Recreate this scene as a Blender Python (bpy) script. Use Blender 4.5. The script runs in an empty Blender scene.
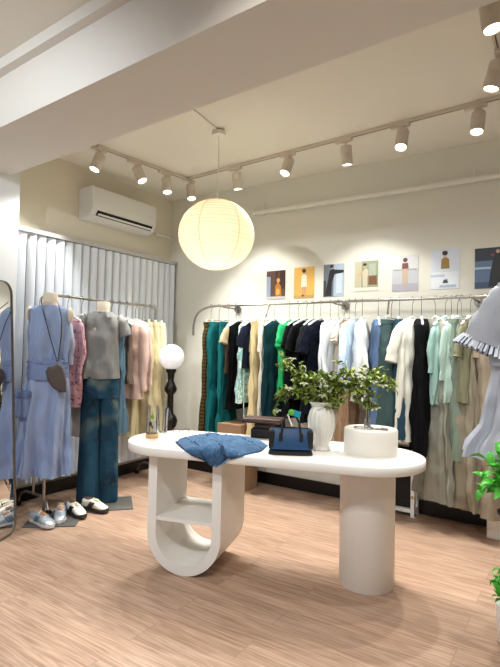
import bpy, math, random
from mathutils import Vector, Matrix, noise
rnd = random.Random(7)
C = bpy.context.scene.collection
PI = math.pi
R_ = math.radians
# ------------------------------------------------------------------ camera frame
YAW = R_(33.4); FPX = 500.0; H = 1.3; PITCH = R_(1.75); ROLL = R_(1.26)
RT = Vector((math.cos(YAW), math.sin(YAW), 0)); FW = Vector((-math.sin(YAW), math.cos(YAW), 0))
def cw(l, d, z=0.0): p = RT*l + FW*d; return Vector((p.x, p.y, z))
F0 = FW*math.cos(PITCH)+Vector((0,0,math.sin(PITCH))); U0 = Vector((0,0,math.cos(PITCH)))-FW*math.sin(PITCH)
RR = RT*math.cos(ROLL)+U0*math.sin(ROLL); UR = U0*math.cos(ROLL)-RT*math.sin(ROLL)
EYE = Vector((0,0,H))
def ray(u, v=300): r = F0+RR*((u-250)/FPX)-UR*((v-333.5)/FPX); return r/r.dot(FW)      # depth along FW is 1
def at(u, v, d): return EYE+ray(u, v)*d
def flo(u, v, z=0.0): r = ray(u, v); return EYE+r*((z-H)/r.z)
def onY(u, v, y): r = ray(u, v); return EYE+r*(y/r.y)
def onX(u, v, x): r = ray(u, v); return EYE+r*(x/r.x)
XL, YB, CZ = -3.85, 4.19, 2.95

# ------------------------------------------------------------------ materials
def lin(c):
    return tuple(((x/255)/12.92 if x/255 <= .04045 else ((x/255+.055)/1.055)**2.4) for x in c)
def mat(name, col, rough=.6, metal=0, var=.06, scale=8, bump=0, bscale=60, emit=0, trans=0, ior=1.45, alpha=1, sheen=0, coat=0, stretch=(1,1,1), spec=.5):
    m = bpy.data.materials.new(name); m.use_nodes = True; nt = m.node_tree; b = nt.nodes['Principled BSDF']
    c = lin(col)
    tc = nt.nodes.new('ShaderNodeTexCoord'); mp = nt.nodes.new('ShaderNodeMapping'); mp.inputs['Scale'].default_value = stretch
    nt.links.new(tc.outputs['Object'], mp.inputs[0])
    n = nt.nodes.new('ShaderNodeTexNoise'); n.inputs['Scale'].default_value = scale; n.inputs['Detail'].default_value = 4
    nt.links.new(mp.outputs[0], n.inputs['Vector'])
    mx = nt.nodes.new('ShaderNodeMix'); mx.data_type = 'RGBA'
    mx.inputs[6].default_value = tuple(max(0, x*(1-var)) for x in c)+(1,); mx.inputs[7].default_value = tuple(min(1, x*(1+var)) for x in c)+(1,)
    nt.links.new(n.outputs['Fac'], mx.inputs[0]); nt.links.new(mx.outputs[2], b.inputs['Base Color'])
    b.inputs['Roughness'].default_value = rough; b.inputs['Metallic'].default_value = metal
    b.inputs['Specular IOR Level'].default_value = spec
    b.inputs['Transmission Weight'].default_value = trans; b.inputs['IOR'].default_value = ior
    b.inputs['Sheen Weight'].default_value = sheen; b.inputs['Coat Weight'].default_value = coat
    if emit:
        b.inputs['Emission Color'].default_value = c+(1,); b.inputs['Emission Strength'].default_value = emit
    if bump:
        n2 = nt.nodes.new('ShaderNodeTexNoise'); n2.inputs['Scale'].default_value = bscale; n2.inputs['Detail'].default_value = 3
        nt.links.new(mp.outputs[0], n2.inputs['Vector'])
        bp = nt.nodes.new('ShaderNodeBump'); bp.inputs['Strength'].default_value = bump; bp.inputs['Distance'].default_value = .01
        nt.links.new(n2.outputs['Fac'], bp.inputs['Height']); nt.links.new(bp.outputs[0], b.inputs['Normal'])
    return m
FAB = {}
def fab(col, var=.12, rough=.85, scale=14):
    k = (col, var, rough)
    if k not in FAB: FAB[k] = mat('fabric_%d' % len(FAB), tuple(c*.95 for c in col), rough, var=var, scale=scale, bump=.7, bscale=20, sheen=0, stretch=(1,1,.3), spec=.15 if sum(col) < 150 else .25)
    return FAB[k]
def pattern(name, base, ink, scale=60, th=.55, soft=.04, rough=.85, kind='noise', stretch=(1,1,1), mid=None):
    m = mat(name, base, rough, var=.08, bump=.3, bscale=24, spec=.25); nt = m.node_tree; b = nt.nodes['Principled BSDF']
    src = b.inputs['Base Color'].links[0].from_socket; mp = [n for n in nt.nodes if n.type == 'MAPPING'][0]
    mp2 = nt.nodes.new('ShaderNodeMapping'); mp2.inputs['Scale'].default_value = stretch
    nt.links.new([n for n in nt.nodes if n.type == 'TEX_COORD'][0].outputs['Object'], mp2.inputs[0])
    if kind == 'noise':
        t = nt.nodes.new('ShaderNodeTexNoise'); t.inputs['Detail'].default_value = 2; out = 'Fac'
    elif kind == 'voronoi':
        t = nt.nodes.new('ShaderNodeTexVoronoi'); out = 'Distance'
    else:
        t = nt.nodes.new('ShaderNodeTexWave'); t.inputs['Distortion'].default_value = .4; out = 'Fac'; t.bands_direction = kind
    t.inputs['Scale'].default_value = scale; nt.links.new(mp2.outputs[0], t.inputs['Vector'])
    r = nt.nodes.new('ShaderNodeMapRange'); r.inputs['From Min'].default_value = th-soft; r.inputs['From Max'].default_value = th+soft
    nt.links.new(t.outputs[out], r.inputs['Value'])
    mx = nt.nodes.new('ShaderNodeMix'); mx.data_type = 'RGBA'; mx.inputs[7].default_value = lin(ink)+(1,)
    nt.links.new(r.outputs[0], mx.inputs[0]); nt.links.new(src, mx.inputs[6]); nt.links.new(mx.outputs[2], b.inputs['Base Color'])
    return m
M = dict(
    wall=mat('wall_paint', (228,226,214), .7, var=.02, scale=2, bump=.03, bscale=150),
    wall_left=mat('wall_paint_left', (226,219,200), .7, var=.02, scale=2, bump=.03, bscale=150),
    ceil=mat('ceiling_paint', (236,232,220), .8, var=.02, scale=2),
    beam=mat('beam_paint', (226,221,212), .8, var=.02, scale=2),
    pillar=mat('pillar_paint', (236,240,242), .6, var=.02, scale=2),
    white=mat('white_lacquer', (238,236,230), .35, var=.015, scale=3, bump=.02, bscale=40),
    white2=mat('cream_lacquer', (232,226,216), .45, var=.03, scale=3, bump=.03, bscale=40),
    plas=mat('white_plastic', (235,236,234), .35, var=.01),
    hang=mat('hanger_plastic', (228,234,232), .3, var=.02),
    hook=mat('hanger_wire', (120,122,120), .3, 1, var=.02),
    can=mat('lamp_housing', (215,205,190), .5, var=.02),
    chrome=mat('brushed_steel', (170,165,158), .28, 1, var=.05, scale=30),
    steel=mat('dull_steel', (135,130,122), .4, 1, var=.08, scale=30),
    black=mat('black_gloss', (14,13,13), .35, var=.1),
    blackm=mat('black_matte', (18,17,17), .7, var=.1),
    slate=mat('slate_plate', (92,92,88), .5, var=.1, scale=20),
    pipe=mat('white_pipe', (234,231,220), .4, var=.02),
    skin=mat('mannequin_cloth', (206,190,165), .8, var=.08, bump=.2, bscale=200),
    cap=mat('mannequin_cap', (226,214,194), .5, var=.04),
    glass=mat('clear_glass', (255,255,255), .02, trans=1, var=0),
    mirror=mat('mirror_silver', (235,235,235), .015, 1, var=0),
    leaf=mat('dusty_leaf', (104,124,46), .5, var=.35, scale=40),
    leaf2=mat('young_leaf', (160,170,74), .5, var=.25, scale=40),
    bright=mat('bright_leaf', (84,190,60), .3, var=.3, scale=30, coat=.3),
    twig=mat('twig_bark', (70,58,32), .8, var=.2, scale=40),
    petal=mat('cream_petal', (232,234,205), .6, var=.05),
    wood=mat('pale_wood', (196,160,106), .5, var=.15, scale=20, stretch=(1,8,1)),
    dwood=mat('dark_wood', (58,34,24), .45, var=.3, scale=14, stretch=(1,6,1)),
    board=mat('kraft_board', (158,126,98), .8, var=.05, scale=6),
)
def glow(name, col, s):
    m = bpy.data.materials.new(name); m.use_nodes = True; nt = m.node_tree; b = nt.nodes['Principled BSDF']
    b.inputs['Emission Color'].default_value = lin(col)+(1,); b.inputs['Emission Strength'].default_value = s
    b.inputs['Base Color'].default_value = lin(col)+(1,); return m
M['bulb'] = glow('lamp_glow', (255,248,232), 9)
M['globe'] = glow('globe_glow', (240,244,246), .35)

def floor_mat():
    m = bpy.data.materials.new('laminate_planks'); m.use_nodes = True; nt = m.node_tree; b = nt.nodes['Principled BSDF']; N = nt.nodes.new; L = nt.links.new
    tc = N('ShaderNodeTexCoord')
    br = N('ShaderNodeTexBrick'); br.offset = .37; br.inputs['Scale'].default_value = 1
    br.inputs['Brick Width'].default_value = 1.21; br.inputs['Row Height'].default_value = .16; br.inputs['Mortar Size'].default_value = .0012; br.inputs['Mortar Smooth'].default_value = .3
    br.inputs['Color1'].default_value = (0,0,0,1); br.inputs['Color2'].default_value = (1,1,1,1); br.inputs['Mortar'].default_value = (.5,.5,.5,1)
    L(tc.outputs['Object'], br.inputs['Vector'])
    mp = N('ShaderNodeMapping'); mp.inputs['Scale'].default_value = (1.4, 17, 1); L(tc.outputs['Object'], mp.inputs[0])
    ad = N('ShaderNodeVectorMath'); ad.operation = 'MULTIPLY_ADD'; L(br.outputs['Color'], ad.inputs[0]); ad.inputs[1].default_value = (7,3,5); L(mp.outputs[0], ad.inputs[2])
    n1 = N('ShaderNodeTexNoise'); n1.inputs['Scale'].default_value = 2.2; n1.inputs['Detail'].default_value = 7; n1.inputs['Distortion'].default_value = 1.2; L(ad.outputs[0], n1.inputs['Vector'])
    w = N('ShaderNodeTexWave'); w.wave_type = 'RINGS'; w.rings_direction = 'Z'; w.inputs['Scale'].default_value = .9; w.inputs['Distortion'].default_value = 12; w.inputs['Detail'].default_value = 3; w.inputs['Detail Scale'].default_value = 1.6
    L(ad.outputs[0], w.inputs['Vector'])
    mx = N('ShaderNodeMix'); mx.data_type = 'FLOAT'; mx.inputs[0].default_value = .16; L(n1.outputs['Fac'], mx.inputs[2]); L(w.outputs['Fac'], mx.inputs[3])
    cr = N('ShaderNodeValToRGB'); e = cr.color_ramp.elements; e[0].position = .3; e[0].color = lin((156,124,102))+(1,); e[1].position = .66; e[1].color = lin((194,164,142))+(1,)
    L(mx.outputs[0], cr.inputs[0])
    hs = N('ShaderNodeHueSaturation'); mr = N('ShaderNodeMapRange'); mr.inputs['To Min'].default_value = .93; mr.inputs['To Max'].default_value = 1.06
    L(br.outputs['Color'], mr.inputs['Value']); L(mr.outputs[0], hs.inputs['Value']); L(cr.outputs[0], hs.inputs['Color'])
    m2 = N('ShaderNodeMix'); m2.data_type = 'RGBA'; m2.blend_type = 'MULTIPLY'; L(br.outputs['Fac'], m2.inputs[0]); L(hs.outputs[0], m2.inputs[6]); m2.inputs[7].default_value = (.62,.56,.5,1)
    L(m2.outputs[2], b.inputs['Base Color']); b.inputs['Roughness'].default_value = .42; b.inputs['Specular IOR Level'].default_value = .35
    bp = N('ShaderNodeBump'); bp.inputs['Strength'].default_value = .08; bp.inputs['Distance'].default_value = .004; L(mx.outputs[0], bp.inputs['Height']); L(bp.outputs[0], b.inputs['Normal'])
    return m
M['floor'] = floor_mat()
def paper_mat():
    m = bpy.data.materials.new('rice_paper'); m.use_nodes = True; nt = m.node_tree; nt.nodes.clear(); N = nt.nodes.new
    o = N('ShaderNodeOutputMaterial'); t = N('ShaderNodeBsdfTranslucent'); d = N('ShaderNodeBsdfDiffuse'); mx = N('ShaderNodeMixShader'); mx.inputs[0].default_value = .55
    n = N('ShaderNodeTexNoise'); n.inputs['Scale'].default_value = 12; tc = N('ShaderNodeTexCoord'); nt.links.new(tc.outputs['Object'], n.inputs['Vector'])
    c = N('ShaderNodeMix'); c.data_type = 'RGBA'; c.inputs[6].default_value = lin((240,230,208))+(1,); c.inputs[7].default_value = lin((248,240,222))+(1,)
    nt.links.new(n.outputs['Fac'], c.inputs[0]); nt.links.new(c.outputs[2], t.inputs[0]); nt.links.new(c.outputs[2], d.inputs[0])
    nt.links.new(d.outputs[0], mx.inputs[1]); nt.links.new(t.outputs[0], mx.inputs[2]); nt.links.new(mx.outputs[0], o.inputs[0]); return m
M['paper'] = paper_mat()

# ------------------------------------------------------------------ mesh builder
class MB:
    def __init__(s): s.v = []; s.f = []; s.mi = []; s.m = 0
    def face(s, idx): s.f.append(tuple(idx)); s.mi.append(s.m)
    def add(s, vs, fs, mtx=None):
        o = len(s.v)
        for p in vs: s.v.append(tuple(mtx @ Vector(p)) if mtx else tuple(p))
        for f in fs: s.face([o+i for i in f])
    def box(s, c, sz, rot=None, bev=0.0):
        x, y, z = [k/2 for k in sz]; mt = Matrix.Translation(Vector(c)) @ (rot.to_4x4() if rot else Matrix())
        if bev <= 0:
            vs = [(a*x, b*y, cc*z) for a in (-1,1) for b in (-1,1) for cc in (-1,1)]
            s.add(vs, [(0,1,3,2),(4,6,7,5),(0,4,5,1),(2,3,7,6),(0,2,6,4),(1,5,7,3)], mt); return s
        # chamfered in z plus rounded corners
        ring = []; r = min(bev, x*.99, y*.99); n = 4
        for (sx, sy, a0) in ((1,1,0),(-1,1,90),(-1,-1,180),(1,-1,270)):
            for k in range(n+1):
                a = R_(a0+90*k/n); ring.append((sx*(x-r), sy*(y-r), math.cos(a), math.sin(a)))
        rings = []
        for zz, rr in ((-z, r*.3), (-z+r*.35, r*.82), (-z+r*.9, r), (z-r*.9, r), (z-r*.35, r*.82), (z, r*.3)):
            rings.append([mt @ Vector((cx+ca*rr, cy+sa*rr, zz)) for cx, cy, ca, sa in ring])
        s.loft(rings); return s
    def loft(s, rings, cap=True, closed=True):
        o = len(s.v); n = len(rings[0])
        for r in rings:
            for p in r: s.v.append(tuple(p))
        for i in range(len(rings)-1):
            for j in range(n if closed else n-1):
                k = (j+1) % n; s.face((o+i*n+j, o+i*n+k, o+(i+1)*n+k, o+(i+1)*n+j))
        if cap and closed:
            s.face([o+j for j in reversed(range(n))]); s.face([o+(len(rings)-1)*n+j for j in range(n)])
        return s
    def tube(s, pts, r, n=8, cap=True):
        pts = [Vector(p) for p in pts]; rings = []; rs = r if isinstance(r, (list, tuple)) else [r]*len(pts)
        up = None
        for i, p in enumerate(pts):
            t = (pts[min(i+1, len(pts)-1)]-pts[max(i-1, 0)]).normalized()
            if up is None: up = t.orthogonal().normalized()
            up = (up - t*up.dot(t)); up = up.normalized() if up.length > 1e-6 else t.orthogonal().normalized()
            w = t.cross(up); rings.append([p+(up*math.cos(2*PI*j/n)+w*math.sin(2*PI*j/n))*rs[i] for j in range(n)])
        return s.loft(rings, cap)
    def lathe(s, prof, c=(0,0,0), n=32, ribs=0, ra=0, cap=True):
        rings = []
        for r, z in prof:
            rings.append([(c[0]+(r*(1+ra*math.cos(ribs*2*PI*j/n)))*math.cos(2*PI*j/n), c[1]+(r*(1+ra*math.cos(ribs*2*PI*j/n)))*math.sin(2*PI*j/n), c[2]+z) for j in range(n)])
        return s.loft(rings, cap)
    def prism(s, poly, z0, z1, mtx=None):
        n = len(poly); vs = [(x, y, z0) for x, y in poly]+[(x, y, z1) for x, y in poly]
        fs = [list(reversed(range(n))), list(range(n, 2*n))]+[(i, (i+1) % n, n+(i+1) % n, n+i) for i in range(n)]
        s.add(vs, fs, mtx); return s
    def ell(s, c, r, n=12, m=8, mtx=None):
        vs = []; fs = []
        rings = []
        for i in range(m+1):
            a = PI*i/m; ra = max(math.sin(a), .02)
            ring = [Vector((c[0]+r[0]*ra*math.cos(2*PI*j/n), c[1]+r[1]*ra*math.sin(2*PI*j/n), c[2]-r[2]*math.cos(a))) for j in range(n)]
            if mtx: ring = [mtx @ p for p in ring]
            rings.append(ring)
        return s.loft(rings)
    def leaf(s, p, d, nrm, L, W):
        d = d.normalized(); w = d.cross(nrm); w = w.normalized() if w.length > 1e-4 else d.orthogonal().normalized(); u = w.cross(d)
        o = len(s.v)
        pr = ((0,.12,0),(.25,.8,.12),(.55,1,.16),(.82,.55,.06),(1,.04,-.1))
        for t, ww, zz in pr:
            b = p+d*(L*t)+u*(L*zz)
            for k in (-1, 0, 1): s.v.append(tuple(b+w*(W*ww*.5*k)+u*(abs(k)*W*.18*ww)))
        for i in range(4):
            for k in (0, 1): a = o+i*3+k; s.face((a, a+1, a+4, a+3))
    def build(s, name, mats, parent=None, smooth=True, loc=None, solid=0, sub=0, angle=40):
        me = bpy.data.meshes.new(name); me.from_pydata(s.v, [], s.f)
        if not isinstance(mats, (list, tuple)): mats = [mats]
        for m in mats: me.materials.append(m)
        for p, i in zip(me.polygons, s.mi): p.material_index = i; p.use_smooth = smooth
        me.update()
        import bmesh
        bm = bmesh.new(); bm.from_mesh(me); bmesh.ops.recalc_face_normals(bm, faces=bm.faces)
        if smooth:
            for e in bm.edges:
                if len(e.link_faces) == 2 and e.calc_face_angle(0) > R_(angle): e.smooth = False
        bm.to_mesh(me); bm.free()
        o = bpy.data.objects.new(name, me); C.objects.link(o)
        if parent: o.parent = parent
        if loc is not None: o.location = loc
        if solid: md = o.modifiers.new('thick', 'SOLIDIFY'); md.thickness = solid
        if sub: md = o.modifiers.new('sub', 'SUBSURF'); md.levels = sub; md.render_levels = sub
        return o
def tag(o, label, cat, group=None, kind=None):
    if label: o['label'] = label
    if cat: o['category'] = cat
    if group: o['group'] = group
    if kind: o['kind'] = kind
    return o
def thing(name, label, cat, loc=(0,0,0), rz=0, group=None):
    o = bpy.data.objects.new(name, None); C.objects.link(o); o.location = loc; o.rotation_euler = (0,0,rz); o.empty_display_size = .05
    return tag(o, label, cat, group)
def struct(name, mb, m, smooth=False, label=None):
    o = mb.build(name, m, smooth=smooth); o['kind'] = 'structure'
    if label: o['label'] = label
    return o
def aim(p, q):  # rotation taking -Z to direction p->q
    return (Vector(q)-Vector(p)).to_track_quat('-Z', 'Y')

# ------------------------------------------------------------------ the room
XR, YF = 1.9, -2.4
struct('floor', MB().box(((XL+XR)/2, (YB+YF)/2, -.05), (XR-XL+.3, YB-YF+.3, .1)), M['floor'], label='pinkish tan wood laminate floor')
struct('ceiling', MB().box(((XL+XR)/2, (YB+YF)/2, CZ+.06), (XR-XL+.3, YB-YF+.3, .12)), M['ceil'], label='cream painted ceiling')
struct('wall_back', MB().box(((XL+XR)/2, YB+.075, CZ/2), (XR-XL+.3, .15, CZ)), M['wall'], label='off white back wall')
struct('wall_left', MB().box((XL-.075, (YB+YF)/2, CZ/2), (.15, YB-YF, CZ)), M['wall_left'], label='cream left wall')
struct('wall_right', MB().box((XR+.075, (YB+YF)/2, CZ/2), (.15, YB-YF, CZ)), M['wall'])
struct('baseboard_back', MB().box(((XL+XR)/2, YB-.008, .055), (XR-XL, .016, .11)), M['black'], label='black baseboard along the back wall')
struct('baseboard_left', MB().box((XL+.008, (YB+2.0)/2-.01, .055), (.016, YB-2.0-.02, .11)), M['black'], label='black baseboard along the left wall')
# beam crossing overhead: edges found on its underside plane
ZB = 2.58
def up(u, v, z): return flo(u, v, z)
a0, a1 = up(0, 179, ZB), up(464, 13, ZB); b0, b1 = up(0, 125, ZB), up(244, 0, ZB)
def ext(p, q, x): t = (x-p.x)/(q.x-p.x); return p+(q-p)*t
A0, A1 = ext(a0, a1, XL), ext(a0, a1, XR)
B0, B1 = ext(b0, b1, XL), ext(b0, b1, XR)
B1 = Vector((XR, A1.y-(A0.y-B0.y), ZB))
struct('trim_1', MB().prism([(A0.x, A0.y), (A1.x, A1.y), (B1.x, B1.y), (B0.x, B0.y)][::-1], ZB, CZ), M['beam'], label='wide dropped ceiling beam')
nb0 = (B1-B0).normalized(); pn0 = Vector((nb0.y, -nb0.x, 0)); rc = ray(0, 78); B_z = H+rc.z*((B0-EYE).dot(pn0)/rc.dot(pn0))
nb = (B1-B0).normalized(); pn = Vector((nb.y, -nb.x, 0))
q0, q1 = B0+pn*.0, B1+pn*.0
struct('trim_2', MB().prism([(q0.x, q0.y), (q1.x, q1.y), (q1.x+pn.x*.05, q1.y+pn.y*.05), (q0.x+pn.x*.05, q0.y+pn.y*.05)][::-1], B_z, CZ), M['beam'], label='cornice strip along the beam')
# white pillar under the beam
PX = XL+.22; pe = onX(16, 300, PX)
struct('wall_pillar', MB().box(((XL+PX)/2, pe.y-.6, ZB/2+.05), (PX-XL, 1.2, ZB+.1)), M['pillar'], label='white pillar at the left edge')

# ------------------------------------------------------------------ vertical blinds
xb = XL+.09
r0 = onX(17, 229, xb); r1 = onX(175, 265, xb); zt = (r0.z+r1.z)/2
struct('gap_shade_panel', MB().box((XL+.012, (r0.y+r1.y)/2, (zt+.2)/2), (.02, r1.y-r0.y-.1, zt-.25)), mat('slat_gap_shade', (44,52,66), .2), label='dark panel added behind the blinds as shade between the slats')  # dark sheet added on the wall so gaps between slats read as shade
railm = mat('aluminium_rail', (196,196,196), .35, .3)
bl = thing('vertical_blinds', 'pale blue-white vertical slat blinds covering the left wall under the air conditioner', 'blinds', (xb, r0.y, 0))
ln = r1.y-r0.y
MB().box((0, ln/2, zt+.012), (.055, ln, .035)).build('head_rail', railm, bl, smooth=False)
slat = mat('blind_slat', (226,234,244), .55, var=.04, scale=3, stretch=(1,6,.4))
mb = MB(); ns = 21; w = ln/ns
for i in range(ns):
    yc = (i+.5)*w; a = R_(70+rnd.uniform(-4, 4))
    dx, dy = math.cos(a), math.sin(a); rings = []
    for z in (zt-.01, .16):
        ring = []
        for k in range(7):
            t = (k-3)/3*w*.405; b = .008*(1-(k-3)**2/9)
            ring.append((dx*t+dy*b, yc+dy*t-dx*b, z))
        for k in reversed(range(7)):
            t = (k-3)/3*w*.405; b = .008*(1-(k-3)**2/9)-.0015
            ring.append((dx*t+dy*b, yc+dy*t-dx*b, z))
        rings.append(ring)
    mb.loft(rings)
mb.build('slats', slat, bl)

# ------------------------------------------------------------------ air conditioner
xf = XL+.2
c0, c1 = onX(94, 184, xf), onX(157, 207, xf); b_ = onX(92.5, 217, xf)
zt_, zb_ = (c0.z+c1.z)/2, b_.z+.005; la = c1.y-c0.y; hh = zt_-zb_
ac = thing('air_conditioner', 'white wall mounted air conditioner above the blinds', 'air conditioner', (XL, c0.y, zb_))
prof = [(0,0),(.1,0),(.165,.03),(.195,.075),(.2,.12),(.2,hh-.03),(.19,hh-.008),(.17,hh),(0,hh)]
mb = MB(); rings = []
for y, s in ((0,.94),(.006,.985),(.015,1),(la-.015,1),(la-.006,.985),(la,.94)):
    rings.append([(x*s, y, hh/2+(z-hh/2)*s) for x, z in prof])
mb.loft(rings); mb.build('body', M['plas'], ac, angle=30)
MB().box((.1825, la/2, .05), (.012, la*.86, .05), Matrix.Rotation(R_(33), 3, 'Y')).build('air_outlet', M['blackm'], ac, smooth=False)
fl = MB(); fl.box((.192, la/2, .038), (.004, la*.84, .018), Matrix.Rotation(R_(50), 3, 'Y')); 
for k in range(9): fl.box((.188, la*(.12+k*.095), .055), (.006, .004, .03))
fl.build('louver', M['plas'], ac, smooth=False)
p0, p1 = onX(157, 235, XL+.06), onX(181, 243, XL+.04)
tag(MB().tube([(XL+.05, p0.y-.02, p0.z+.01), (XL+.035, (p0.y+p1.y)/2, (p0.z+p1.z)/2+.02), (XL+.03, YB-.02, p1.z)], .016, 10).build('coolant_pipe', M['pipe']),
    'cream wrapped pipe running from the air conditioner to the corner', 'pipe')

# ------------------------------------------------------------------ pipe on back wall
yp = YB-.05
pa, pb = onY(255, 214, yp), onY(500, 174, yp); zp = (pa.z+pb.z)/2
pt = thing('wall_pipe', 'white conduit pipe running high along the back wall', 'pipe', (pa.x, yp, zp))
MB().tube([(0,0,0), (XR-pa.x-.01, 0, 0)], .023, 12).build('pipe', M['pipe'], pt)
MB().tube([(.0,0,0),(-.02,0,0)], .03, 12).build('end_cap', M['pipe'], pt)
for u in (262, 473):
    q = onY(u, 200, yp)
    m_ = MB(); m_.box((q.x-pa.x, .02, .0), (.03, .05, .05)); m_.box((q.x-pa.x, .035, .05), (.02, .01, .1)); m_.build('clamp', M['pipe'], pt, smooth=False)

# ------------------------------------------------------------------ ceiling tracks and spotlights
zt2 = CZ-.012
def track(p, q, label):
    L = (q-p).length; a = math.atan2(q.y-p.y, q.x-p.x)
    t = thing('lighting_track', label, 'lighting track', (p.x, p.y, zt2), a)
    MB().box((L/2, 0, 0), (L, .034, .022)).build('rail', M['can'], t, smooth=False)
    MB().box((L/2, 0, -.0115), (L, .008, .003)).build('slot', M['steel'], t, smooth=False)
    return a
TJ = up(187, 179, zt2); TR = up(500, 97, zt2); TRe = TJ+(TR-TJ)*1.25; TL = up(97, 146, zt2)
ta = track(TJ, TRe, 'long cream lighting track running along the back of the ceiling')
tb = track(TL, TJ+(TL-TJ).normalized()*.02, 'short cream lighting track on the ceiling above the air conditioner')
tc0 = up(499, 50, zt2); tc1 = up(488, 3, zt2)
tdir = (tc1-tc0).normalized()
tcb = track(tc0-tdir*.5, tc0+tdir*.9, 'lighting track crossing the top right corner')
def spot(p, a, tilt, head, label, watt, cone=75, col=(1,.985,.93), lowd=.0):
    t = thing('track_spotlight', label, 'spotlight', (p.x, p.y, zt2-.012), a, 'track spotlights under the ceiling')
    MB().box((0,0,-.012), (.14, .034, .026), bev=.006).build('adapter', M['can'], t)
    MB().tube([(.02,0,-.02),(.02,0,-.055)], .011, 10).build('stem', M['can'], t)
    rot = Matrix.Rotation(head, 4, 'Z') @ Matrix.Rotation(tilt, 4, 'X'); base = Matrix.Translation((.02,0,-.05)) @ rot
    body = MB(); n = 28
    prof = [(.012,0),(.04,-.004),(.044,-.01),(.044,-.058),(.0425,-.06),(.0425,-.064),(.044,-.066),(.044,-.145),(.041,-.148),(.038,-.146),(.037,-.132)]
    body.loft([[base @ Vector((r*math.cos(2*PI*j/n), r*math.sin(2*PI*j/n), z)) for j in range(n)] for r, z in prof], cap=False)
    hou = body.build('housing', M['can'], t)
    ls = MB(); ls.loft([[base @ Vector((r*math.cos(2*PI*j/n), r*math.sin(2*PI*j/n), z)) for j in range(n)] for r, z in ((.037,-.135),(.03,-.137),(.005,-.138))]); ls.build('lens', M['bulb'], hou)
    ld = bpy.data.lights.new('spot', 'SPOT'); ld.energy = watt; ld.spot_size = R_(cone); ld.spot_blend = .45; ld.color = col; ld.shadow_soft_size = .03
    lo = bpy.data.objects.new('light', ld); C.objects.link(lo); lo.parent = t; lo.matrix_local = base @ Matrix.Translation((0,0,-.16))
    return t
sp = [(99,147,'spotlight at the far left end of the short track'),(134,160,'second spotlight from the left end of the short track'),(164,171,'spotlight on the short track right of the air conditioner'),(190,180,'spotlight at the corner where the two tracks meet, left of the lantern')]
for i, (u, v, lb) in enumerate(sp):
    p = up(u, v, zt2); t = (p-TJ).dot((TL-TJ).normalized()); t = max(t, .05); p = TJ+(TL-TJ).normalized()*t if i < 3 else TJ+(TRe-TJ).normalized()*.03
    spot(p, tb, R_((22, 28, 12, 14)[i]), R_((80, 200, 170, 160)[i])-0, lb, 60, 88)
for u, lb in ((232,'spotlight just right of the paper lantern cord'),(285,'spotlight above the saxophone-like brown print'),(341,'spotlight over the middle of the clothes rail'),(398,'spotlight above the light grey print, second from right on the long track'),(474,'rightmost spotlight on the long track under the ceiling')):
    # point on track at image column u
    rr = ray(u); dv = (TR-TJ).normalized(); den = rr.x*dv.y-rr.y*dv.x; t = (TJ.x*dv.y-TJ.y*dv.x)/den; p = Vector((rr.x*t, rr.y*t, zt2))
    spot(p, ta, R_({232:8,285:24,341:10,398:20,474:12}[u]), R_({232:0,285:170,341:0,398:185,474:170}[u]), lb.replace('saxophone-like ', ''), {232:42,285:95,341:42,398:90,474:75}[u], 92)
spot(up(499, 52, zt2), tcb, R_(14), R_(180), 'spotlight cut by the right edge of the picture, above the garment rail', 40, 90)
spot(up(489, -12, zt2), tcb, R_(8), R_(0), 'brightest spotlight in the top right corner', 40, 100)

# ------------------------------------------------------------------ pendant lantern
pc = up(219, 132, zt2); 
dL = (pc.dot(FW))
lc = at(218, 235, dL)
pn_ = thing('paper_lantern', 'round cream paper lantern hanging from the ceiling', 'pendant lamp', (pc.x, pc.y, lc.z))
RL = 38/FPX*dL
mb = MB(); n = 64; m = 96; rings = []
for i in range(m+1):
    a = R_(7)+ (PI-2*R_(7))*i/m; z = -RL*.93*math.cos(a); r = RL*math.sin(a)*(1+ (.007 if i % 3 == 0 else -.004))
    rings.append([(r*math.cos(2*PI*j/n), r*math.sin(2*PI*j/n), z) for j in range(n)])
mb.loft(rings, cap=False); mb.build('lamp_shade', M['paper'], pn_, angle=180)
rb = MB()
for k in range(6):
    a = k*PI/3+R_(15)-YAW
    rb.tube([(RL*1.004*math.sin(R_(7+166*i/24))*math.cos(a), RL*1.004*math.sin(R_(7+166*i/24))*math.sin(a), -RL*.93*math.cos(R_(7+166*i/24))) for i in range(25)], .0022, 5)
rib = MB()
for i in range(1, 28):
    a = PI*i/28; r_ = RL*1.003*math.sin(a)
    rib.tube([(r_*math.cos(2*PI*j/48), r_*math.sin(2*PI*j/48), -RL*.933*math.cos(a)) for j in range(49)], .0011, 4, cap=False)
rib.build('bamboo_ribs', mat('rib_bamboo', (214,192,150), .8), pn_)
rb.build('seams', mat('paper_seam', (206,184,142), .8), pn_)
MB().tube([(0,0,RL*.9),(0,0,zt2-lc.z-.03)], .003, 6).build('cord', M['pipe'], pn_)
MB().lathe([(.05,-.03),(.052,-.025),(.052,.0),(.03,.0)], (0,0,zt2-lc.z), 24).build('ceiling_rose', M['pipe'], pn_)
MB().ell((0,0,-.04), (.032,.032,.042)).build('bulb', M['globe'], pn_)
pl = bpy.data.lights.new('lantern_light', 'POINT'); pl.energy = 2.6; pl.color = (1,.9,.74); pl.shadow_soft_size = .04
plo = bpy.data.objects.new('light', pl); C.objects.link(plo); plo.parent = pn_; plo.location = (0,0,-.1)
pd = up(193, 110, zt2); 
tag(MB().tube([(pd.x, pd.y, CZ-.008), (pc.x, pc.y, CZ-.008)], .007, 8).build('cable_conduit', M['pipe']), 'thin conduit on the ceiling leading to the lantern cord', 'conduit')

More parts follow.
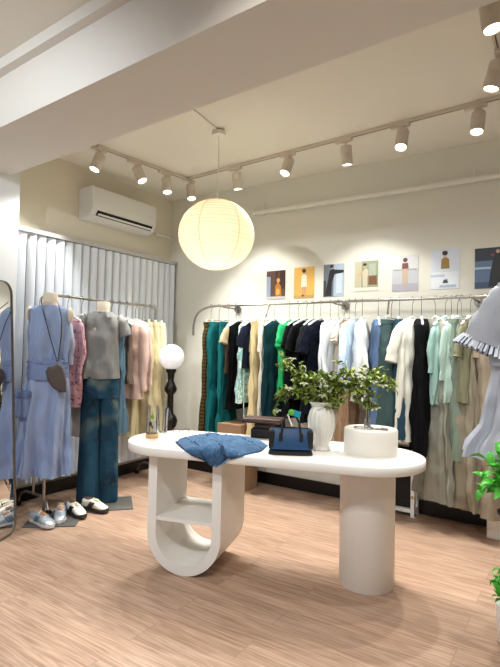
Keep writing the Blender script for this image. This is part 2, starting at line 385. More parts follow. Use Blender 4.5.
# ------------------------------------------------------------------ pictures on the wall
def poster(u0, v0, u1, v1, label, bgs, draw):
    p, q = onY(u0, v0, YB), onY(u1, v1, YB); r = onY(u0, v1, YB)
    wdt = q.x-p.x; top = (onY(u0, v0, YB).z+onY(u1, v0-(.0), YB).z)/2; top = p.z; hgt = p.z-r.z
    mb = MB(); mats = []
    def sh(col, poly, z=.0):
        mats.append(mat('print_ink', col, .45, var=.06, scale=40)); mb.m = len(mats)-1
        mb.prism([(x*wdt, y*hgt) for x, y in poly], .003+z, .0034+z, Matrix.Rotation(R_(90), 4, 'X'))
    mats.append(mat('print_paper', bgs[0], .45, var=.03)); mb.m = 0
    mb.prism([(0,0),(wdt,0),(wdt,hgt),(0,hgt)], 0, .003, Matrix.Rotation(R_(90), 4, 'X'))
    lv = [0]
    def S(col, poly): sh(col, poly, lv[0]); lv[0] += .0004
    for c, x0, y0, x1, y1 in bgs[1:]: S(c, [(x0,y0),(x1,y0),(x1,y1),(x0,y1)])
    for c, poly in draw: S(c, poly)
    o = mb.build('photo_print', mats, smooth=False); o.location = (p.x, YB-.001, p.z-hgt)
    tag(o, label, 'photo print', 'photo prints taped along the back wall'); return o
def circ(x, y, rx, ry, n=12): return [(x+rx*math.cos(2*PI*k/n), y+ry*math.sin(2*PI*k/n)) for k in range(n)]
poster(267,271.5,285,299.5,'brown print of a person in an amber coat, leftmost of the wall prints',[(92,70,60),((150,160,185),0,.0,.22,.8),((60,44,38),.5,.35,1,1),((196,188,190),0,0,1,.09)],
    [((190,122,48),[(.5,.1),(.82,.1),(.78,.45),(.62,.62),(.48,.45)]),((214,160,110),circ(.64,.66,.09,.09)),((226,170,70),circ(.62,.25,.1,.12)),((110,66,30),[(.6,.72),(.7,.72),(.72,.95),(.62,.95)])])
poster(294.5,268,314,298.5,'yellow print of a person in a cream skirt suit',[(222,176,92),((196,158,96),0,0,1,.1),((208,164,84),.45,.1,.48,1)],
    [((238,228,206),[(.36,.35),(.66,.35),(.64,.72),(.52,.78),(.38,.72)]),((220,176,150),circ(.5,.82,.07,.07)),((70,44,34),circ(.5,.88,.1,.07)),((212,160,130),[(.42,.1),(.48,.1),(.5,.36),(.4,.36)]),((212,160,130),[(.54,.1),(.58,.1),(.6,.36),(.52,.36)]),((90,50,30),[(.4,.06),(.5,.06),(.5,.11),(.42,.11)])])
poster(324,265,344,297,'grey and blue print of a person in black with one arm stretched out',[(170,186,205),((108,116,128),0,0,.5,1),((200,212,226),.62,.1,.92,.75),((60,64,74),.0,.0,.14,.5)],
    [((22,22,28),[(.08,.02),(.4,.02),(.42,.45),(.56,.7),(.46,.86),(.3,.8),(.22,.5)]),((22,22,28),[(.45,.68),(.98,.72),(.98,.8),(.46,.84)]),((200,170,150),circ(.42,.9,.07,.05)),((26,24,26),circ(.4,.93,.08,.05))])
poster(355,262,378,291.5,'sage green print of a person posing beside a brown armchair',[(150,160,128),((196,190,160),0,0,.3,1),((228,222,206),0,0,1,.12),((120,82,50),.6,.2,.95,.5),((170,176,160),.62,.5,.9,.9)],
    [((206,196,170),[(.36,.14),(.56,.14),(.55,.4),(.6,.66),(.5,.76),(.34,.66)]),((206,170,140),circ(.44,.82,.06,.06)),((54,40,34),circ(.44,.88,.08,.05)),((206,170,140),[(.14,.5),(.38,.62),(.38,.68),(.12,.56)])])
poster(392.5,256.5,418,291.5,'pale grey print of a person in a short top and beige trousers',[(196,198,204),((214,212,214),0,.6,1,1),((180,176,186),0,0,1,.2),((160,150,150),.05,.58,.95,.61)],
    [((200,176,150),[(.4,.14),(.48,.14),(.5,.5),(.52,.14),(.62,.14),(.62,.66),(.4,.66)]),((120,66,70),[(.38,.62),(.64,.62),(.62,.78),(.4,.78)]),((214,176,156),circ(.51,.83,.06,.06)),((100,60,50),circ(.51,.87,.09,.06))])
poster(431,250,459.5,289.5,'white print of a seated person in a mustard top above a small second picture',[(216,222,232),((230,234,240),.02,.0,.98,.42),((196,206,220),.0,.3,.5,.36)],
    [((150,118,48),[(.36,.5),(.66,.5),(.64,.74),(.5,.8),(.38,.74)]),((216,180,160),circ(.5,.84,.08,.06)),((40,32,32),circ(.5,.89,.1,.06)),((60,64,80),[(.42,.14),(.62,.14),(.58,.24),(.46,.22)]),((170,186,206),[(.3,.04),(.9,.04),(.88,.1),(.34,.1)])])
poster(475,249,508,289,'blue and black street print of a person in black, rightmost of the wall prints',[(92,116,150),((40,46,58),0,.68,1,1),((176,196,214),0,.48,.5,.53),((60,80,110),0,0,1,.16)],
    [((14,16,22),[(.42,.04),(.86,.04),(.92,.4),(.82,.86),(.6,.86),(.48,.4)]),((190,160,140),circ(.7,.9,.06,.05)),((150,60,60),[(.5,.8),(.6,.8),(.6,.84),(.5,.84)])])

# ------------------------------------------------------------------ garment kit
def nz(x, y, z=0): return noise.noise(Vector((x, y, z)))
def body(mb, prof, seed, folds=5, amp=.012, nseg=44, sq=.75, dz=.03, cx=0, cy=0, flat=.9, wr=.006):
    """closed loft; prof rows: (z, half width, half thickness[, cx, cy])"""
    zs = []; out = []
    for i in range(len(prof)-1):
        a, b = prof[i], prof[i+1]; k = max(1, int(abs(a[0]-b[0])/dz))
        for j in range(k): t = j/k; out.append([a[q]+(b[q]-a[q])*t for q in range(len(a))])
    out.append(list(prof[-1])); rings = []
    z0, z1 = prof[0][0], prof[-1][0]
    for row in out:
        z, hw, ht = row[:3]; ox = row[3] if len(row) > 3 else 0; oy = row[4] if len(row) > 4 else 0
        g = ((z0-z)/(z0-z1))
        ring = []
        for j in range(nseg):
            th = 2*PI*j/nseg; c, s = math.cos(th), math.sin(th)
            x = hw*math.copysign(abs(c)**sq, c); y = ht*math.copysign(abs(s)**flat, s)
            f = amp*(g**.8)*(math.sin(folds*th+seed*1.7+nz(seed, z*2)*2)+.6*math.sin((folds*2+1)*th+seed*3.1+g*1.5))
            w = wr*1.4*nz(x*16+seed*9, y*14+z*11, seed)*2+wr*1.6*nz(x*6+seed, z*5, seed*3.3)*2
            ring.append(Vector((x+ox+cx+c*f*.6, y+oy+cy+s*f+(w+f*.3)*(1 if s >= 0 else -1), z+ (.006*nz(th*2, seed) if row is out[-1] else 0))))
        rings.append(ring)
    mb.loft(rings); return mb
def limb(mb, pts, rad, seed, wr=.004, n=18, flat=1.0):
    """sleeve or leg: pts list of Vector, rad list"""
    P = []; Rr = []
    for i in range(len(pts)-1):
        for k in range(5): t = k/5; P.append(Vector(pts[i]).lerp(Vector(pts[i+1]), t)); Rr.append(rad[i]+(rad[i+1]-rad[i])*t)
    P.append(Vector(pts[-1])); Rr.append(rad[-1]); rings = []
    for i, p in enumerate(P):
        t = (P[min(i+1, len(P)-1)]-P[max(i-1, 0)]).normalized(); a = Vector((0,1,0)); b = t.cross(a).normalized(); a = b.cross(t)
        ring = []
        for j in range(n):
            th = 2*PI*j/n; rr = Rr[i]*(1+.08*math.sin(3*th+seed)+.22*nz(i*.7+seed, math.cos(th)*1.2, seed+math.sin(th)))
            ring.append(p+a*(math.cos(th)*rr*flat)+b*(math.sin(th)*rr))
        rings.append(ring)
    mb.loft(rings); return mb
def hanger(label, loc, rz, clip=False, w=.2):
    t = thing('clothes_hanger', label, 'hanger', loc, rz, 'hangers on the clothes rails')
    hk = [(.0,0,-.115),(0,0,-.03)]+[(.018*math.sin(a)*1.0+.0, 0, .0-.0+.018*math.cos(a)-.004) for a in [R_(150-30*i) for i in range(9)]]
    hk = [(0,0,-.142),(0,0,-.06),(.004,0,-.035),(.016,0,-.018),(.019,0,.0),(.012,0,.013),(0,0,.018),(-.012,0,.013),(-.018,0,.0)]
    MB().tube(hk, .0025, 6).build('hook', M['hook'], t)
    mb = MB()
    if clip:
        mb.tube([(-w*.7,0,-.147),(w*.7,0,-.147)], .003, 6)
        mb.build('bar', M['hook'], t)
        for s in (-1, 1): MB().box((s*w*.6, 0, -.157), (.022, .016, .04), bev=.003).build('clip', M['hang'], t)
    else:
        mb.tube([(s*w*abs(s)**0 if False else x*w, 0, z-.022) for x, z in ((-1,-.185),(-.9,-.175),(-.5,-.145),(-.12,-.122),(0,-.117),(.12,-.122),(.5,-.145),(.9,-.175),(1,-.185))] if True else [], [.006,.009,.008,.008,.009,.008,.008,.009,.006], 8)
        mb.build('shoulders', M['hang'], t)
    return t
GS = [0]
def top_mesh(m, w=.19, L=.62, th=.035, sleeve=.2, seed=1, folds=4, amp=.01, flare=1.0, sr=.055, parent=None, sleeve_mat=None, name='body', spread=.45, open_neck=True):
    mb = MB()
    body(mb, [(-.135, .055, th*.7), (-.15, .09, th*.8), (-.165, w*.72, th*.9), (-.185, w*.95, th*.9), (-.24, w, th), (-.34, w*.93, th*1.1), (-.2-L*.6, w*.95*((flare+1)/2), th*1.1), (-.16-L, w*flare, th*1.15)], seed, folds, amp)
    mb.build(name, m, parent)
    if sleeve:
        for s in (-1, 1):
            sb = MB(); k = sleeve
            j1, j2 = .012*math.sin(seed*5+s), .015*math.sin(seed*7+s*2)
            limb(sb, [(s*(w*.78), 0, -.2), (s*(w*.92), 0, -.235), (s*(w*.97+.02), j1, -.24-k*.45), (s*(w*.97+.012), j2, -.24-k*.8), (s*(w*.97+.02), j2, -.24-k)] if k > .25 else [(s*(w*.75), 0, -.2), (s*(w*.95), 0, -.235), (s*(w*1.0+k*.22), j1, -.235-k*.55), (s*(w*1.02+k*.28), j1, -.235-k*.92)],
                 [sr*.6, sr*.9, sr*.85, sr*.7, sr*.62] if k > .25 else [sr*.6, sr*.95, sr*1.05, sr*1.1], seed+s*3, flat=.5, wr=.01)
            sb.build('sleeve', sleeve_mat or m, parent)
def trouser_mesh(m, w=.16, L=1.0, th=.03, seed=1, flare=1.1, parent=None, gap=.0, m2=None):
    mb = MB()
    body(mb, [(-.145, w*.88, th*.8), (-.18, w*.9, th), (-.32, w, th*1.2), (-.42, w*1.0, th*1.2)], seed, 4, .006)
    for s in (-1, 1):
        mb.m = 1 if (m2 and s > 0) else 0
        body(mb, [(-.36, w*.5, th*1.1, s*w*.5, 0), (-.5, w*.5, th*1.15, s*w*.5, s*th*.3), (-.5-L*.3, w*.5*flare**.5, th*1.2, s*w*.5*1.02, s*th*.5), (-.145-L, w*.54*flare, th*1.35, s*w*.55, s*th*.6)], seed+s*5, 3, .012, nseg=28)
    mb.build('legs', [m, m2 or m], parent)
    wb = MB(); body(wb, [(-.14, w*.9, th*.95), (-.175, w*.92, th*1.06)], seed, 4, .0); wb.build('waistband', m2 or m, parent)
def skirt_mesh(m, w=.15, L=.7, th=.04, seed=1, flare=1.4, parent=None, folds=7, amp=.02, z0=-.145):
    mb = MB(); body(mb, [(z0, w*.85, th*.8), (z0-.06, w*.9, th), (z0-L*.5, w*(1+flare)/2, th*1.3), (z0-L, w*flare, th*1.6)], seed, folds, amp, nseg=72); mb.build('skirt', m, parent)
    wb = MB(); body(wb, [(z0+.005, w*.87, th*.95), (z0-.035, w*.88, th*1.0)], seed, 4, 0); wb.build('waistband', m, parent)

# ------------------------------------------------------------------ back clothes rail
YR = YB-.28; ZR = 1.713
def rx(u): return onY(u, 300, YR).x
rail = thing('wall_clothes_rail', 'long steel clothes rail bent down at its left end, fixed to the back wall', 'clothes rail', (rx(222), YR, ZR))
X0 = rx(222)
e = rx(194)-X0
pts = [(e, 0, -.29), (e+.002, 0, -.2), (e*.93, 0, -.11), (e*.78, 0, -.05), (e*.5, 0, -.012), (e*.2, 0, 0), (0, 0, 0)]
pts2 = []
for i in range(len(pts)-1):
    for k in range(4):
        t = k/4; P = [Vector(pts[max(0, i-1)]), Vector(pts[i]), Vector(pts[i+1]), Vector(pts[min(len(pts)-1, i+2)])]
        pts2.append(.5*((2*P[1])+(P[2]-P[0])*t+(2*P[0]-5*P[1]+4*P[2]-P[3])*t*t+(3*P[1]-P[0]-3*P[2]+P[3])*t*t*t))
XE = .35
MB().tube(pts2+[(0,0,0),(XE-X0,0,0)], .0115, 12).build('rod', M['chrome'], rail)
for u in (222, 333, 473):
    x = rx(u)-X0
    m_ = MB(); m_.tube([(x,0,0),(x,.03,-.012),(x,.278,-.012)], .008, 8); m_.build('bracket_arm', M['steel'], rail)
    MB().tube([(x,.263,-.012),(x,.278,-.012)], .038, 20).build('wall_flange', M['steel'], rail)
for u in (270, 389):
    x = rx(u)-X0
    MB().tube([(x,0,0),(x+.012,-.05,-.05),(x+.03,-.12,-.12)], .008, 8).build('display_arm', M['steel'], rail)

PR = dict(
    mintprint=pattern('mint_print_fabric', (150,204,196), (226,240,232), 30, .52, .03),
    plaid=pattern('olive_plaid_fabric', (92,72,36), (52,48,24), 9, .5, .1, kind='Z'),
    pinkfl=pattern('pink_floral_fabric', (206,164,174), (150,90,104), 45, .60, .05),
    stripe=pattern('navy_stripe_fabric', (214,222,232), (46,58,92), 42, .62, .1, kind='X'),
    denimp=pattern('printed_denim', (30,66,88), (112,124,110), 3.4, .63, .08),
    denimink=pattern('ink_denim', (52,86,110), (18,30,48), 26, .6, .03),
)
OL=(78,68,34); TE=(14,104,108); BK=(9,9,12); NV=(24,30,48)
# u, kind, colour, hem v, rot (deg), width, label noun phrase, extra
G = [
 (210,'pants',PR['plaid'],431,4,.12,'olive brown trousers at the far left end of the wall rail',{}),
 (218,'pants',fab(TE),431,-6,.15,'teal wide-leg trousers next to the olive trousers',{}),
 (227,'pants',fab((18,112,116)),431,5,.15,'brighter teal wide-leg trousers hanging before the beige-sleeved tee',{}),
 (235,'tee',fab((70,56,42)),373,6,.17,'brown tee with beige sleeves beside the teal trousers',{'sm':fab((208,186,150)),'sl':.12}),
 (240,'dress',fab(BK),408,-4,.17,'black dress left of the mint printed dress',{}),
 (247,'dress',PR['mintprint'],402,8,.16,'mint dress with white leaf print and dangling tie',{'tie':1}),
 (253,'tee',fab(NV),368,0,.17,'navy blouse squeezed behind the mint printed dress',{'sl':.15}),
 (259,'pants',fab((226,208,160)),433,-3,.15,'cream trousers hanging left of the white trousers',{}),
 (266,'pants',fab((232,230,218)),428,5,.13,'white trousers between the cream trousers and the dark petrol dress',{}),
 (273,'dress',fab((16,54,62)),440,3,.18,'dark petrol dress between cream trousers and green tee',{'th':.04}),
 (288,'tee',fab((30,170,98)),392,10,.2,'bright green short-sleeved tee',{'sl':.16,'sr':.07,'th':.045}),
 (297,'tee',fab(BK),416,2,.2,'long black tee hanging right of the green tee',{'sl':.16,'th':.045}),
 (305,'tee',fab((8,8,10)),398,-5,.2,'second black tee in the row of black tops',{'sl':.18,'th':.04}),
 (312,'tee',fab((14,14,18)),420,4,.2,'charcoal black top in the row of black tops',{'sl':.2,'th':.04}),
 (319,'tee',fab((12,18,34)),412,-3,.2,'dark navy top next to the white blouses',{'sl':.2,'th':.04}),
 (329,'tee',fab((228,234,238)),402,8,.19,'white blouse directly right of the dark navy top',{'sl':.5,'th':.04}),
 (337,'tee',fab((222,228,232)),392,-6,.19,'second white blouse, over a beige inner layer',{'sl':.45,'th':.045}),
 (343,'tee',fab((210,198,180)),380,3,.17,'beige knit top among the white blouses',{'sl':.1}),
 (348,'skirt',fab((170,140,112)),447,6,.15,'tan skirt hanging low behind the vase',{'flare':1.2}),
 (354,'tee',fab((186,212,232)),388,-8,.19,'light blue striped shirt among the white blouses',{'sl':.45,'m':pattern('pale_blue_stripe', (222,232,240), (150,186,216), 30, .5, .15, kind='X')}),
 (361,'tee',fab((234,238,240)),400,14,.2,'white shirt hanging left of the blue denim dress',{'sl':.5,'sr':.06,'th':.05}),
 (377,'dress',fab((88,110,144)),437,24,.15,'mid-blue sleeveless denim dress',{'th':.055}),
 (390,'pants',fab((62,84,84)),432,-12,.15,'dark grey-green trousers right of the blue denim dress',{'th':.045}),
 (398,'pants',fab((36,66,84)),436,12,.15,'slate blue denim trousers left of the white shirt and black dress',{'th':.035}),
 (411,'tee',fab((222,222,210)),440,-20,.17,'cream shirt with rolled sleeves hanging against the black dress',{'sl':.25,'th':.04}),
 (420,'dress',fab((8,8,12)),452,18,.17,'long black sleeveless dress on the right half of the rail',{'th':.05}),
 (434,'dress',fab((138,138,126),.1,.45),498,50,.13,'long grey satin dress with ruffled seam reaching near the floor',{'ruf':1,'th':.045,'fl':1.7}),
 (444,'tee',fab((150,184,176)),404,-30,.12,'mint shirt right of the grey satin dress',{'sl':.3,'th':.04,'sr':.04}),
 (450,'pants',fab((126,142,128)),458,20,.1,'sage trousers between the two mint shirts',{'th':.035}),
 (456,'tee',fab((174,200,190),.1,.5),402,-34,.12,'shiny pale mint shirt left of the taupe trousers',{'sl':.35,'th':.04,'sr':.04}),
 (460,'skirt',fab((148,140,122)),505,55,.11,'long flared taupe skirt with a paper tag',{'flare':1.9,'tag':1,'th':.04}),
 (469,'tee',fab((118,118,94)),402,-20,.12,'olive grey sweater over the taupe skirt',{'sl':.2,'th':.04,'sr':.045}),
 (480,'pants',fab((150,138,120)),512,30,.15,'light taupe wide trousers at the right end of the wall rail',{'flare':1.3,'th':.06}),
]
def ruffle(t, w, th):
    rf = MB()
    for q in range(2):
        rf.tube([(-w*.55-q*.025+.012*math.sin(i*1.9+q), -th*1.1-.012+.012*math.cos(i*2.3), -.2-i*.015) for i in range(24)], .011, 6)
    rf.build('ruffle', fab((196,192,176)), t)
CATS = {'pants':('trousers','trousers'),'tee':('hanging_top','top'),'dress':('dress','dress'),'skirt':('pleated_skirt' if 0 else 'skirt','skirt')}
def hang_garment(g, loc, rz0, grp, zfloor=None):
    u, kind, m, L, rot, w, label, ex = g
    GS[0] += 1; sd = GS[0]*1.37
    m = ex.get('m', m); nm, cat = CATS[kind]
    if kind == 'tee':
        for wd, nn, cc_ in ((' vest','vest','vest'),('cardigan','cardigan','cardigan'),('blouse','blouse','blouse'),(' shirt','shirt','shirt'),(' tee','t_shirt','t-shirt'),('','sweater','sweater')):
            if wd in label: nm, cat = nn, cc_; break
    t = thing(nm, label, cat, (loc[0], loc[1], loc[2]-.022), rz0+R_(rot), grp); th = ex.get('th', .03)
    if kind == 'pants': trouser_mesh(m, w, L-.145, th, sd, ex.get('flare', 1.12), t, m2=ex.get('m2'))
    elif kind == 'skirt':
        skirt_mesh(m, w, L-.145, th, sd, ex.get('flare', 1.3), t)
        if 0:
            rf = MB()
            for q in range(2):
                rf.tube([(-w*.5-.02+.012*math.sin(i*1.9), -th*1.25-.01+.012*math.cos(i*2.3), -.16-i*.016) for i in range(26)], .010, 6)
            rf.build('ruffle', fab((176,170,152)), t)
    elif kind == 'dress':
        top_mesh(m, w, L-.16, th, 0, sd, 5, .016, ex.get('fl', 1.15), parent=t)
        if ex.get('ruf'): ruffle(t, w, th)
        if ex.get('tie'):
            MB().tube([(-w*.9,-.03,-.4),(-w*.95,-.045,-.6),(-w*.92,-.04,-.8),(-w*.97,-.05,-.92),(-w*.93,-.05,-L-.12)], .004, 6).build('tie', m, t)
    else: top_mesh(m, w, L-.16, th, ex.get('sl', .18), sd, 4, .012, 1.05, ex.get('sr', .055), t, ex.get('sm'))
    if ex.get('tag'):
        x = MB(); x.box((-w*.3, -th*2.2, -.62), (.035, .002, .1), Matrix.Rotation(.1, 3, 'Y')); x.build('swing_tag', mat('tag_card', (200,196,180), .7), t, smooth=False)
        MB().tube([(-w*.3,-th*2.2,-.57),(-w*.3,-th*2,-.3)], .0012, 5).build('tag_string', M['black'], t)
    hl = 'white hanger holding the '+label
    wl = hl.split()
    if len(wl) > 16: hl = ' '.join(wl[:16])
    hanger(hl, loc, rz0+R_(rot), kind in ('pants', 'skirt'), w)
    return t
for g in G:
    x = rx(g[0]+1.5); p = Vector((x, YR, ZR)); d = (p.dot(FW)); hemz = at(g[0], g[3], d).z
    g = list(g); g[3] = ZR-hemz-.022
    hang_garment(g, (x, YR, ZR), R_(90), 'clothes on the wall rail')

# ------------------------------------------------------------------ left clothes rack
XK = XL+.28; ZK = 1.70
def ky(u): return onX(u, 300, XK).y
k0, k1 = ky(40), ky(156)
rack = thing('clothes_rack', 'freestanding steel clothes rack in front of the blinds', 'clothes rack', (XK, k0, 0))
LK = k1-k0
MB().tube([(0,0,ZK-.12),(0,.01,ZK-.04),(0,.04,ZK-.008),(0,.09,ZK),(0,LK-.06,ZK),(0,LK-.02,ZK-.008),(0,LK,ZK-.04),(0,LK,ZK-.1)], .011, 10).build('rod', M['chrome'], rack)
for y in (0, LK):
    MB().tube([(0,y,ZK-.1),(0,y,.13)], .011, 10).build('upright', M['chrome'], rack)
    MB().tube([(-.2,y,.03),(-.17,y,.1),(-.1,y,.13),(.1,y,.13),(.17,y,.1),(.2,y,.03)], .010, 10).build('foot', M['chrome'], rack)
    for s in (-1, 1): MB().tube([(s*.2-.012,y,.022),(s*.2+.012,y,.022)], .022, 14).build('caster', M['blackm'], rack)
MB().tube([(0,0,.2),(0,LK,.2)], .008, 8).build('crossbar', M['chrome'], rack)
GL = [
 (54,'tee',fab((190,196,214)),.75,4,.18,'pale grey-blue top behind the blue dress',{'sl':.3}),
 (68,'tee',PR['pinkfl'],.88,-5,.2,'pink floral blouse hanging between the two mannequins',{'sl':.45,'th':.05}),
 (82,'dress',fab((222,210,200)),1.15,4,.18,'off-white dress behind the grey tee mannequin',{}),
 (112,'dress',fab((88,118,138)),1.15,0,.19,'steel blue dress just right of the grey tee',{'th':.04}),
 (119,'tee',fab((112,98,88)),.72,-3,.19,'taupe brown vest left of the pink cardigan',{'sl':0,'th':.035}),
 (127,'tee',fab((226,196,184)),.86,6,.21,'pale pink long-sleeved cardigan on the left rack',{'sl':.55,'sr':.075,'th':.06}),
 (136,'tee',fab((232,206,196)),.78,-4,.2,'lighter pink blouse right of the pink cardigan',{'sl':.5,'th':.05}),
 (143,'pants',fab((226,216,176)),1.25,4,.14,'pale straw trousers on the left rack',{'th':.04}),
 (150,'pants',fab((238,228,184)),1.1,-6,.16,'light yellow trousers near the right end of the left rack',{'th':.045}),
 (155,'pants',fab((242,234,206)),1.12,6,.15,'cream trousers at the right end of the left rack',{'th':.04}),
]
for g in GL:
    hang_garment(g, (XK, ky(g[0]), ZK), R_(0), 'clothes on the left rack')

# ------------------------------------------------------------------ globe lamp in the corner
gp = at(171.5, 357, 4.85); gp2 = Vector((gp.x, gp.y, 0))
gl = thing('globe_lamp', 'black turned column lamp with white globe standing in the corner', 'floor lamp', gp2)
MB().lathe([(.13,0),(.13,.02),(.09,.035),(.045,.06),(.032,.1),(.03,.22),(.06,.25),(.068,.29),(.04,.34),(.03,.36),(.03,.5),(.062,.54),(.075,.59),(.062,.63),(.034,.66),(.03,.7),(.03,.84),(.055,.87),(.062,.9),(.045,.94),(.03,.97),(.034,gp.z-.16),(.05,gp.z-.14),(.05,gp.z-.115)], n=28).build('column', M['black'], gl)
MB().ell((0,0,gp.z), (.122,.122,.122), 32, 20).build('globe_shade', M['globe'], gl)

# ------------------------------------------------------------------ display table
TA = YAW-R_(17.5)
CT = cw(.655, 2.795); TX = Vector((math.cos(TA), math.sin(TA), 0)); TN = Vector((-math.sin(TA), math.cos(TA), 0))
TH, TT, TR_, TLn = .73, .05, .318, 1.125
tb_ = thing('display_table', 'large white pill-shaped display table on a U-shaped shelf leg and round column', 'table', (CT.x, CT.y, 0), TA)
poly = [(TR_*math.cos(a), TR_*math.sin(a)) for a in [R_(-90+180*i/32) for i in range(33)]]+[(-TLn+TR_*math.cos(a), TR_*math.sin(a)) for a in [R_(90+180*i/32) for i in range(33)]]
def inset(p, k): 
    x, y = p; cx = 0 if x > 0 else (-TLn if x < -TLn else x); return (cx+(x-cx)*k, y*k)
mb = MB(); rings = []
for z, k in ((TH-TT,.985),(TH-TT+.004,1),(TH-.004,1),(TH,.985)): rings.append([(*inset(p, k), z) for p in poly])
mb.loft(rings); mb.build('tabletop', M['white'], tb_, angle=50)
cc = cw(.684, 2.855); lc_ = cc-CT
cxl, cyl_ = lc_.dot(TX), lc_.dot(TN)
MB().lathe([(.15,0),(.1525,.003),(.1525,TH-TT)], (cxl, cyl_, 0), 64).build('column_leg', M['white2'], tb_, angle=60)
ux, un0, un1 = -.993, -.219, .205; W2 = .228; tk = .055
def upoly(w, z0):
    pts = [(ux-w, TH-TT), (ux-w, W2)]
    for i in range(1, 32): a = PI+PI*i/32; pts.append((ux+w*math.cos(a), W2+w*math.sin(a)*1.0))
    pts += [(ux+w, W2), (ux+w, TH-TT)]; return pts
out_, inn = upoly(W2, 0), upoly(W2-tk, 0)
mb = MB(); n = len(out_); o = 0
for y in (un0, un1):
    for x, z in out_: mb.v.append((x, y, z))
    for x, z in inn: mb.v.append((x, y, z))
for i in range(n-1):
    mb.face((i, i+1, n+i+1, n+i)); mb.face((2*n+i, 3*n+i, 3*n+i+1, 2*n+i+1))
    mb.face((i, 2*n+i, 2*n+i+1, i+1)); mb.face((n+i, n+i+1, 3*n+i+1, 3*n+i))
mb.face((0, n, 3*n, 2*n)); mb.face((n-1, 3*n-1, 4*n-1, 2*n-1))
mb.build('u_shaped_leg', M['white'], tb_, angle=45)
MB().box((ux, (un0+un1)/2, .305), (2*(W2-tk)+.01, un1-un0-.01, .02)).build('shelf', M['white'], tb_, smooth=False)
def tp(u, v): return flo(u, v, TH)

# white drum
q = tp(370, 446); dr = tp(370.5, 459)+FW*.147+RT*.035
drum = thing('round_riser', 'white round drum riser near the right end of the table', 'riser', dr)
MB().lathe([(.143,0),(.147,.004),(.147,.134),(.143,.14),(.02,.14)], n=56).build('drum', M['white2'], drum, angle=50)
MB().tube([Vector((.149*math.cos(a), .149*math.sin(a), .003)) for a in [2*PI*k/56 for k in range(57)]], .003, 6).build('base_seam', M['white'], drum)
# ring dish / necklace on the drum
mb = MB()
for k in range(40):
    a = 2*PI*k/40; mb.ell((.055*math.cos(a)-.03, .022*math.sin(a)*1.6-.03, .1435), (.0035,.0035,.0035), 6, 4)
nk = mb.build('bead_necklace', M['chrome']); nk.location = dr; tag(nk, 'silver bead necklace lying on the white drum', 'necklace')
mb = MB(); mb.tube([(.05+.02*math.cos(a), -.02+.014*math.sin(a), .1425) for a in [2*PI*k/16 for k in range(17)]], .003, 6); mb.box((.085,-.022,.146), (.04,.018,.012), bev=.003)
kk = mb.build('hair_clip', M['steel']); kk.location = dr; tag(kk, 'small dark metal clip on the right of the drum', 'clip')
bv = thing('bud_vase', 'small clear glass bud vase standing on the drum', 'vase', (dr.x-RT.x*.015+FW.x*.02, dr.y-RT.y*.015+FW.y*.02, TH+.14))
MB().lathe([(.018,0),(.02,.003),(.02,.035),(.01,.06),(.009,.1),(.013,.11),(.011,.11),(.007,.1),(.008,.06),(.017,.034),(.017,.006),(.003,.005)], n=24).build('glass', M['glass'], bv)

# ribbed white vase
vp = tp(321, 449.5); 
vs_ = thing('ribbed_vase', 'white ribbed ceramic vase with flared rim on the table', 'vase', vp)
MB().lathe([(.05,0),(.056,.006),(.045,.02),(.042,.03),(.058,.07),(.075,.13),(.077,.18),(.066,.22),(.055,.24),(.053,.25),(.07,.268),(.078,.275),(.072,.276),(.05,.25),(.045,.2),(.01,.1)], n=96, ribs=16, ra=.035).build('vase_body', mat('vase_glaze', (226,222,212), .25, var=.02, coat=.4), vs_)

# branches
def branches(name, label, root, paths, seed, leafm, lsize, nper, blooms, grp=None, spreadr=.05):
    r = random.Random(seed); t = thing(name, label, 'flowering branches' if blooms else 'foliage', root)
    tw = MB(); lf = MB(); 
    for pth in paths:
        P = [Vector(p)-Vector(root) for p in pth]; tw.tube(P, [.0045*(1-.6*i/(len(P)-1)) for i in range(len(P))], 6)
        segs = list(zip(P[:-1], P[1:]))
        for i, (a, b) in enumerate(segs):
            if i < 1: continue
            for k in range(nper):
                s = a.lerp(b, r.random()); off = Vector((r.gauss(0,1), r.gauss(0,1), r.gauss(0,.7)))*spreadr*.5; e_ = s+off
                tw.tube([s, e_], .0012, 4)
                for j in range(r.randint(4, 6)):
                    d = Vector((r.gauss(0,1), r.gauss(0,1), r.gauss(.25,.8))).normalized(); lf.m = 0 if r.random() < .75 else 1
                    lf.leaf(e_+d*.002, d, Vector((r.gauss(0,.4), r.gauss(0,.4), 1)), lsize*r.uniform(.7,1.2), lsize*.5*r.uniform(.8,1.1))
    tw.build('twigs', M['twig'], t); lf.build('leaves', leafm, t, solid=0)
    for bpz in blooms:
        b = MB(); c = Vector(bpz)-Vector(root)
        for k in range(9):
            a = 2*PI*k/9; d = Vector((math.cos(a), math.sin(a), .5+.3*(k % 2))).normalized(); b.leaf(c, d, Vector((0,0,1)), .03, .024)
        b.ell(c+Vector((0,0,.004)), (.006,.006,.005), 8, 5); b.build('blossom', M['petal'], t)
    return t
vd = vp.dot(FW)
def W(u, v, dd=0): return at(u, v, vd+dd)
mouth = W(321, 410)
